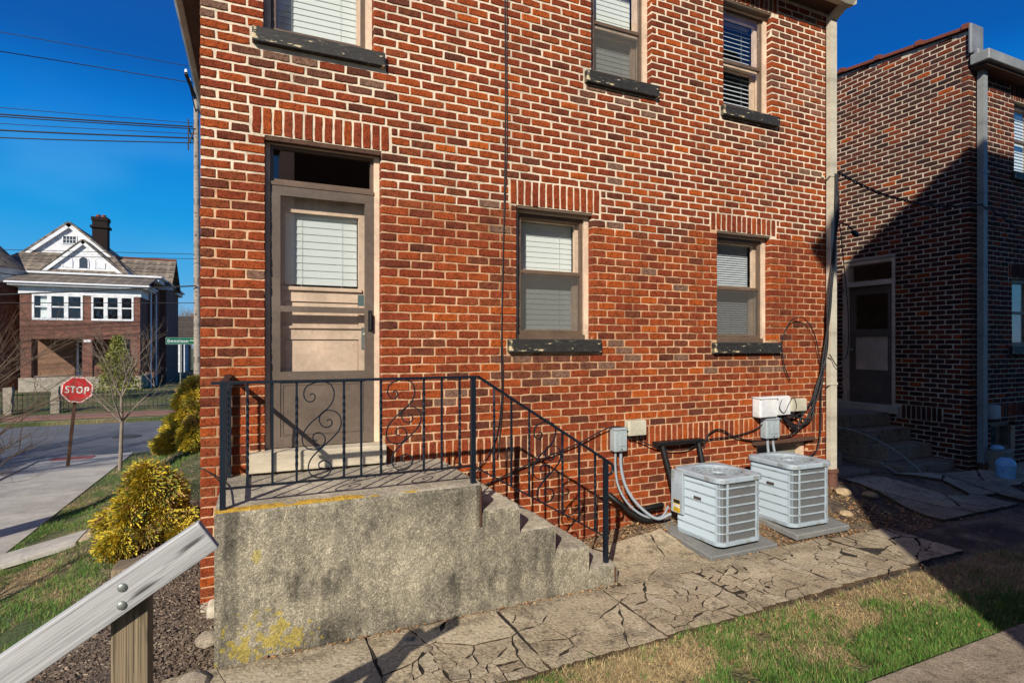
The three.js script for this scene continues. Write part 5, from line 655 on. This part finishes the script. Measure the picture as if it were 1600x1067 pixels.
// ---------------------------------------------------------------- house across the street
{
  const bt = tex(512, 512, (u, v) => { const row = Math.floor(v * 28), x = u * 10 + (row % 2) * .5, b = hash(Math.floor(x), row, 0), mo = (v * 28) % 1 < .14 || x % 1 < .05; const g = .8 + .4 * b; return mo ? [112, 92, 80] : [104 * g, 66 * g, 54 * g]; });
  const brick2 = mat('#ffffff', .92, { map: bt }); const slateT = tex(512, 512, (u, v) => { const row = Math.floor(v * 22), x = u * 16 + (row % 2) * .5, b = hash(Math.floor(x), row, 4), c = fbm(u * 5, v * 5, 3, 5); const g = (.7 + .5 * b) * (.75 + .5 * c); return (v * 22) % 1 < .12 ? [52, 50, 50] : [118 * g, 106 * g, 92 * g]; }); const slate = mat('#ffffff', .8, { map: slateT }); const white = M.white, dk = mat('#3c434a', .15);
  const h = thing('gabled_house', 'brown brick house with white gables and slate roof across the street', 'house'), g0 = -.75;
  const zP = -32, zM = -34.5, P = part('porch', h);
  // main body
  obj('wall', [bb(-12.6, -5.05, g0, 5.75, -46, zM)], brick2, h, .5);
  // porch: upper brick box, columns, base
  obj('brick_band', [bb(-10.55, -5.36, 2.2, 3.18, zP - 2.49, zP), bb(-10.55, -10.05, 3.18, 4.5, zP - 2.49, zP), bb(-7.92, -7.55, 3.18, 4.5, zP - .4, zP), bb(-5.66, -5.36, 3.18, 4.5, zP - 2.49, zP), bb(-10.05, -7.92, 3.18, 4.5, zP - 2.45, zP - 2.3), bb(-7.55, -5.66, 3.18, 4.5, zP - 2.45, zP - 2.3)], brick2, P, .5);
  for (const x of [-10.3, -7.73, -5.58]) obj('column', [bb(x - .22, x + .22, .2, 2.2, zP - .44, zP - .002)], brick2, P, .5);
  obj('base', [bb(-10.6, -5.3, g0, .2, zP - 2.49, zP + .03)], mat('#a59c8c', .9, { map: grainC }), P, .5); obj('knee_wall', [bb(-7.5, -5.8, .2, .8, zP - .3, zP - .08)], brick2, P, .5);
  obj('frieze', [bb(-10.6, -5.31, 4.5, 4.9, zP - 2.49, zP + .04)], white, P); obj('cornice', [rbb(-10.95, -4.95, 4.9, 5.0, zP - 2.49, zP + .4, .03), rbb(-11.05, -4.85, 5.0, 5.1, zP - 2.49, zP + .5, .03)], white, P); obj('roof_deck', [bar([-7.95, 5.12, zP + .45], [-7.95, 5.75, zM + .2], 6.1, .06)], slate, P, .4);
  for (const [a, b] of [[-10.05, -7.92], [-7.55, -5.66]]) { const w = (b - a) / 3; for (let i = 0; i < 3; i++) { const win = part('window', h), x0 = a + i * w, x1 = x0 + w; obj('frame', ring(x0, x1, 3.18, 4.5, .09, zP - .12, zP + .03, .1, .08), white, win); obj('meeting_rail', [bb(x0 + .09, x1 - .09, 3.83, 3.9, zP - .1, zP)], white, win); obj('pane', [bb(x0 + .09, x1 - .09, 3.9, 4.42, zP - .07, zP - .06)], M.glass, win, 0); obj('pane', [bb(x0 + .09, x1 - .09, 3.28, 3.83, zP - .09, zP - .08)], M.glass, win, 0); if (a < -10 && i === 0) obj('curtain', [bb(x0 + .3, x1 - .1, 3.3, 4.4, zP - .2, zP - .18)], M.blind, win, 0); } }
  obj('porch_wall', [bb(-10.5, -5.4, .2, 2.2, zM + .002, zM + .03)], mat('#8a6a55', .95, { map: grainC }), P); const dr = part('front_door', h); obj('frame', ring(-8.75, -7.95, .2, 2.15, .1, zM + .03, zM + .1), white, dr); obj('leaf', [bb(-8.65, -8.05, .3, 2.05, zM + .03, zM + .06)], M.dark, dr, 0);
  const pw = part('window', h); obj('frame', ring(-7.2, -5.9, .8, 2.0, .08, zM + .03, zM + .09), white, pw); obj('pane', [bb(-7.12, -5.98, .88, 1.92, zM + .04, zM + .05)], dk, pw, 0);
  obj('house_number', [bb(-7.88, -7.58, 2.04, 2.16, zP - .001, zP + .01)], white, P, 0);
  // eave of main body
  obj('main_cornice', [rbb(-12.9, -4.75, 5.55, 5.78, -46, zM + .35, .03), rbb(-13.05, -4.6, 5.78, 5.9, -46, zM + .5, .03)], white, h);
  // main gable: prism with ridge along z
  const apx = -9.45, apy = 8.95, zG = -36, half = 3.5, base = 5.9;
  const rp = (x0, y0, x1, y1, za, zb, t) => { const g = new THREE.BufferGeometry(), n = new THREE.Vector2(-(y1 - y0), x1 - x0).normalize().multiplyScalar(t); const a = [[x0, y0], [x1, y1], [x1 + n.x, y1 + n.y], [x0 + n.x, y0 + n.y]], s = new THREE.Shape(a.map(p => new THREE.Vector2(...p))); const e = new THREE.ExtrudeGeometry(s, { depth: zb - za, bevelEnabled: false }); e.translate(0, 0, za); return e; };
  obj('roof', [rp(apx - half, base - .1, apx, apy, -46, zG + .22, .1), rp(apx, apy, apx + half, base - .1, -46, zG + .22, .1)], slate, h, .4);
  const tri = (x, w, y0, y1, z, d) => { const e = new THREE.ExtrudeGeometry(new THREE.Shape([[x - w, y0], [x + w, y0], [x, y1]].map(p => new THREE.Vector2(...p))), { depth: d, bevelEnabled: false }); e.translate(0, 0, z); return e; };
  const gb = part('gable', h); obj('siding', [tri(apx, half - .12, base, apy - .1, zG - .2, .2)], white, gb);
  obj('rake_board', [rp(apx - half - .1, base - .12, apx, apy + .02, zG + .01, zG + .2, -.22), rp(apx, apy + .02, apx + half + .1, base - .12, zG + .01, zG + .2, -.22)], white, gb);
  obj('attic_window', ring(-9.8, -9.1, 7.75, 8.25, .05, zG, zG + .04), white, gb); obj('attic_pane', [bb(-9.75, -9.15, 7.8, 8.2, zG + .005, zG + .015)], dk, gb, 0); for (let i = 1; i < 4; i++) obj('muntin', [bb(-9.75 + i * .15 - .012, -9.75 + i * .15 + .012, 7.8, 8.2, zG + .016, zG + .03)], white, gb, 0); obj('muntin', [bb(-9.75, -9.15, 7.99, 8.01, zG + .031, zG + .036)], white, gb, 0);
  // pent roof below the gable
  const pg = new THREE.BufferGeometry(); pg.setAttribute('position', new THREE.Float32BufferAttribute([-13, 5.92, zM + .45, -6.2, 5.92, zM + .45, -7.3, 7.2, zG + .05, -13, 5.92, zM + .45, -7.3, 7.2, zG + .05, -11.6, 7.2, zG + .05], 3)); pg.computeVertexNormals(); obj('pent_roof', pg, slate, h, .4);
  // small pediment
  const px = -8.4, pb = part('pediment', h); obj('siding', [tri(px, 1.72, 5.9, 7.55, zM, .2)], white, pb); obj('rake_board', [rp(px - 1.95, 5.86, px, 7.72, zM + .21, zM + .38, -.16), rp(px, 7.72, px + 1.95, 5.86, zM + .21, zM + .38, -.16)], white, pb); obj('roof', [rp(px - 2.0, 5.88, px, 7.76, zM - 2, zM + .4, .06), rp(px, 7.76, px + 2.0, 5.88, zM - 2, zM + .4, .06)], slate, pb, .4);
  for (const dx of [-.75, 0, .75]) { const s = new THREE.Shape(); s.moveTo(-.2, 0); s.lineTo(.2, 0); s.lineTo(.2, .4); s.absarc(0, .4, .2, 0, Math.PI); s.lineTo(-.2, 0); const e = new THREE.ExtrudeGeometry(s, { depth: .02, bevelEnabled: false }); e.translate(px + dx, 6.2, zM + .2); obj('arched_window', [e], dx ? white : dk, pb, 0); const t = new THREE.TorusGeometry(.22, .03, 6, 16, Math.PI); t.translate(px + dx, 6.6, zM + .21); obj('arch_trim', [t, bb(px + dx - .25, px + dx - .19, 6.2, 6.6, zM + .19, zM + .24), bb(px + dx + .19, px + dx + .25, 6.2, 6.6, zM + .19, zM + .24)], white, pb, 0); }
  // side wing roof
  const sg = new THREE.BufferGeometry(); sg.setAttribute('position', new THREE.Float32BufferAttribute([-9, 5.5, -36.2, -4.35, 5.5, -36.2, -4.35, 7.45, -38.6, -9, 5.5, -36.2, -4.35, 7.45, -38.6, -9, 7.45, -38.6, -4.35, 5.5, -41, -9, 5.5, -41, -9, 7.45, -38.6, -4.35, 5.5, -41, -9, 7.45, -38.6, -4.35, 7.45, -38.6], 3)); sg.computeVertexNormals(); obj('wing_roof', sg, slate, h, .4); obj('ridge_cap', [bb(-8.9, -4.35, 7.42, 7.52, -38.68, -38.52)], M.coping, h); obj('wing_wall', [bb(-5.05, -4.7, g0, 5.6, -40.6, -36.6)], brick2, h, .5); obj('wing_fascia', [bb(-6.2, -4.36, 5.3, 5.48, -36.3, -36.1)], white, h);
  for (const z of [-33.6, -35.4]) obj('downspout', [rod([-5.0, g0, z + .6], [-5.0, 4.9, z + .6], .05, 8)], white, h, 0);
  const ch = part('chimney', h); obj('shaft', [bb(-8.75, -7.98, 6, 9.55, -38.4, -37.7), rbb(-8.85, -7.88, 9.1, 9.25, -38.5, -37.6, .02), rbb(-8.8, -7.93, 9.55, 9.78, -38.45, -37.65, .02)], mat('#4a3f38', .95, { map: bt }), ch, .5); obj('pot', [cyl(.12, .14, .2, -8.5, 9.87, -38.05, 12), cyl(.12, .14, .2, -8.22, 9.87, -38.05, 12)], M.coping, ch);
  const tu = part('turret', h); obj('turret_wall', [cyl(1.9, 1.9, 6.4, -13.2, g0 + 3.2, -34.2, 28)], brick2, tu, .5); obj('turret_cornice', [cyl(2.35, 2.2, .25, -13.2, 5.72, -34.2, 36), cyl(2.15, 1.95, .4, -13.2, 5.35, -34.2, 36)], white, tu); obj('turret_roof', [new THREE.ConeGeometry(2.35, 2.6, 36).translate(-13.2, 7.15, -34.2)], slate, tu, .4);
}
{ // garage and a distant roof
  const g = thing('white_garage', 'small white garage with brown roof far behind the street sign', 'garage', [-5.6, -1.0, -55]); obj('wall', [bb(-1.25, .1, -.2, 3.6, -5, 0)], M.white, g); obj('roof', [bar([-.2, 3.6, .2], [-.2, 5.6, -2.6], 3.4, .12), bar([-.2, 5.6, -2.6], [-.2, 3.6, -5.3], 3.4, .12)], M.roof, g); obj('door', [bb(-1.1, -.5, -.2, 1.4, .001, .04)], mat('#3a4658', .7), g, 0); obj('pipe', [rod([-.1, -.2, .06], [-.1, 3.5, .06], .06, 6)], M.dark, g, 0);
  const w = thing('far_house', 'grey house roof behind the white garage', 'house', [-2.5, -1.0, -58]); obj('wall', [bb(-2.3, 3, -.2, 3.4, -5, 0)], mat('#5a5450', .9), w); obj('roof', [bar([.2, 3.3, .3], [.2, 6.0, -2.5], 6.4, .12), bar([.2, 6.0, -2.5], [.2, 3.3, -5.3], 6.4, .12)], mat('#6d5444', .9, { map: softC }), w);
}
renderer.render(scene, camera);
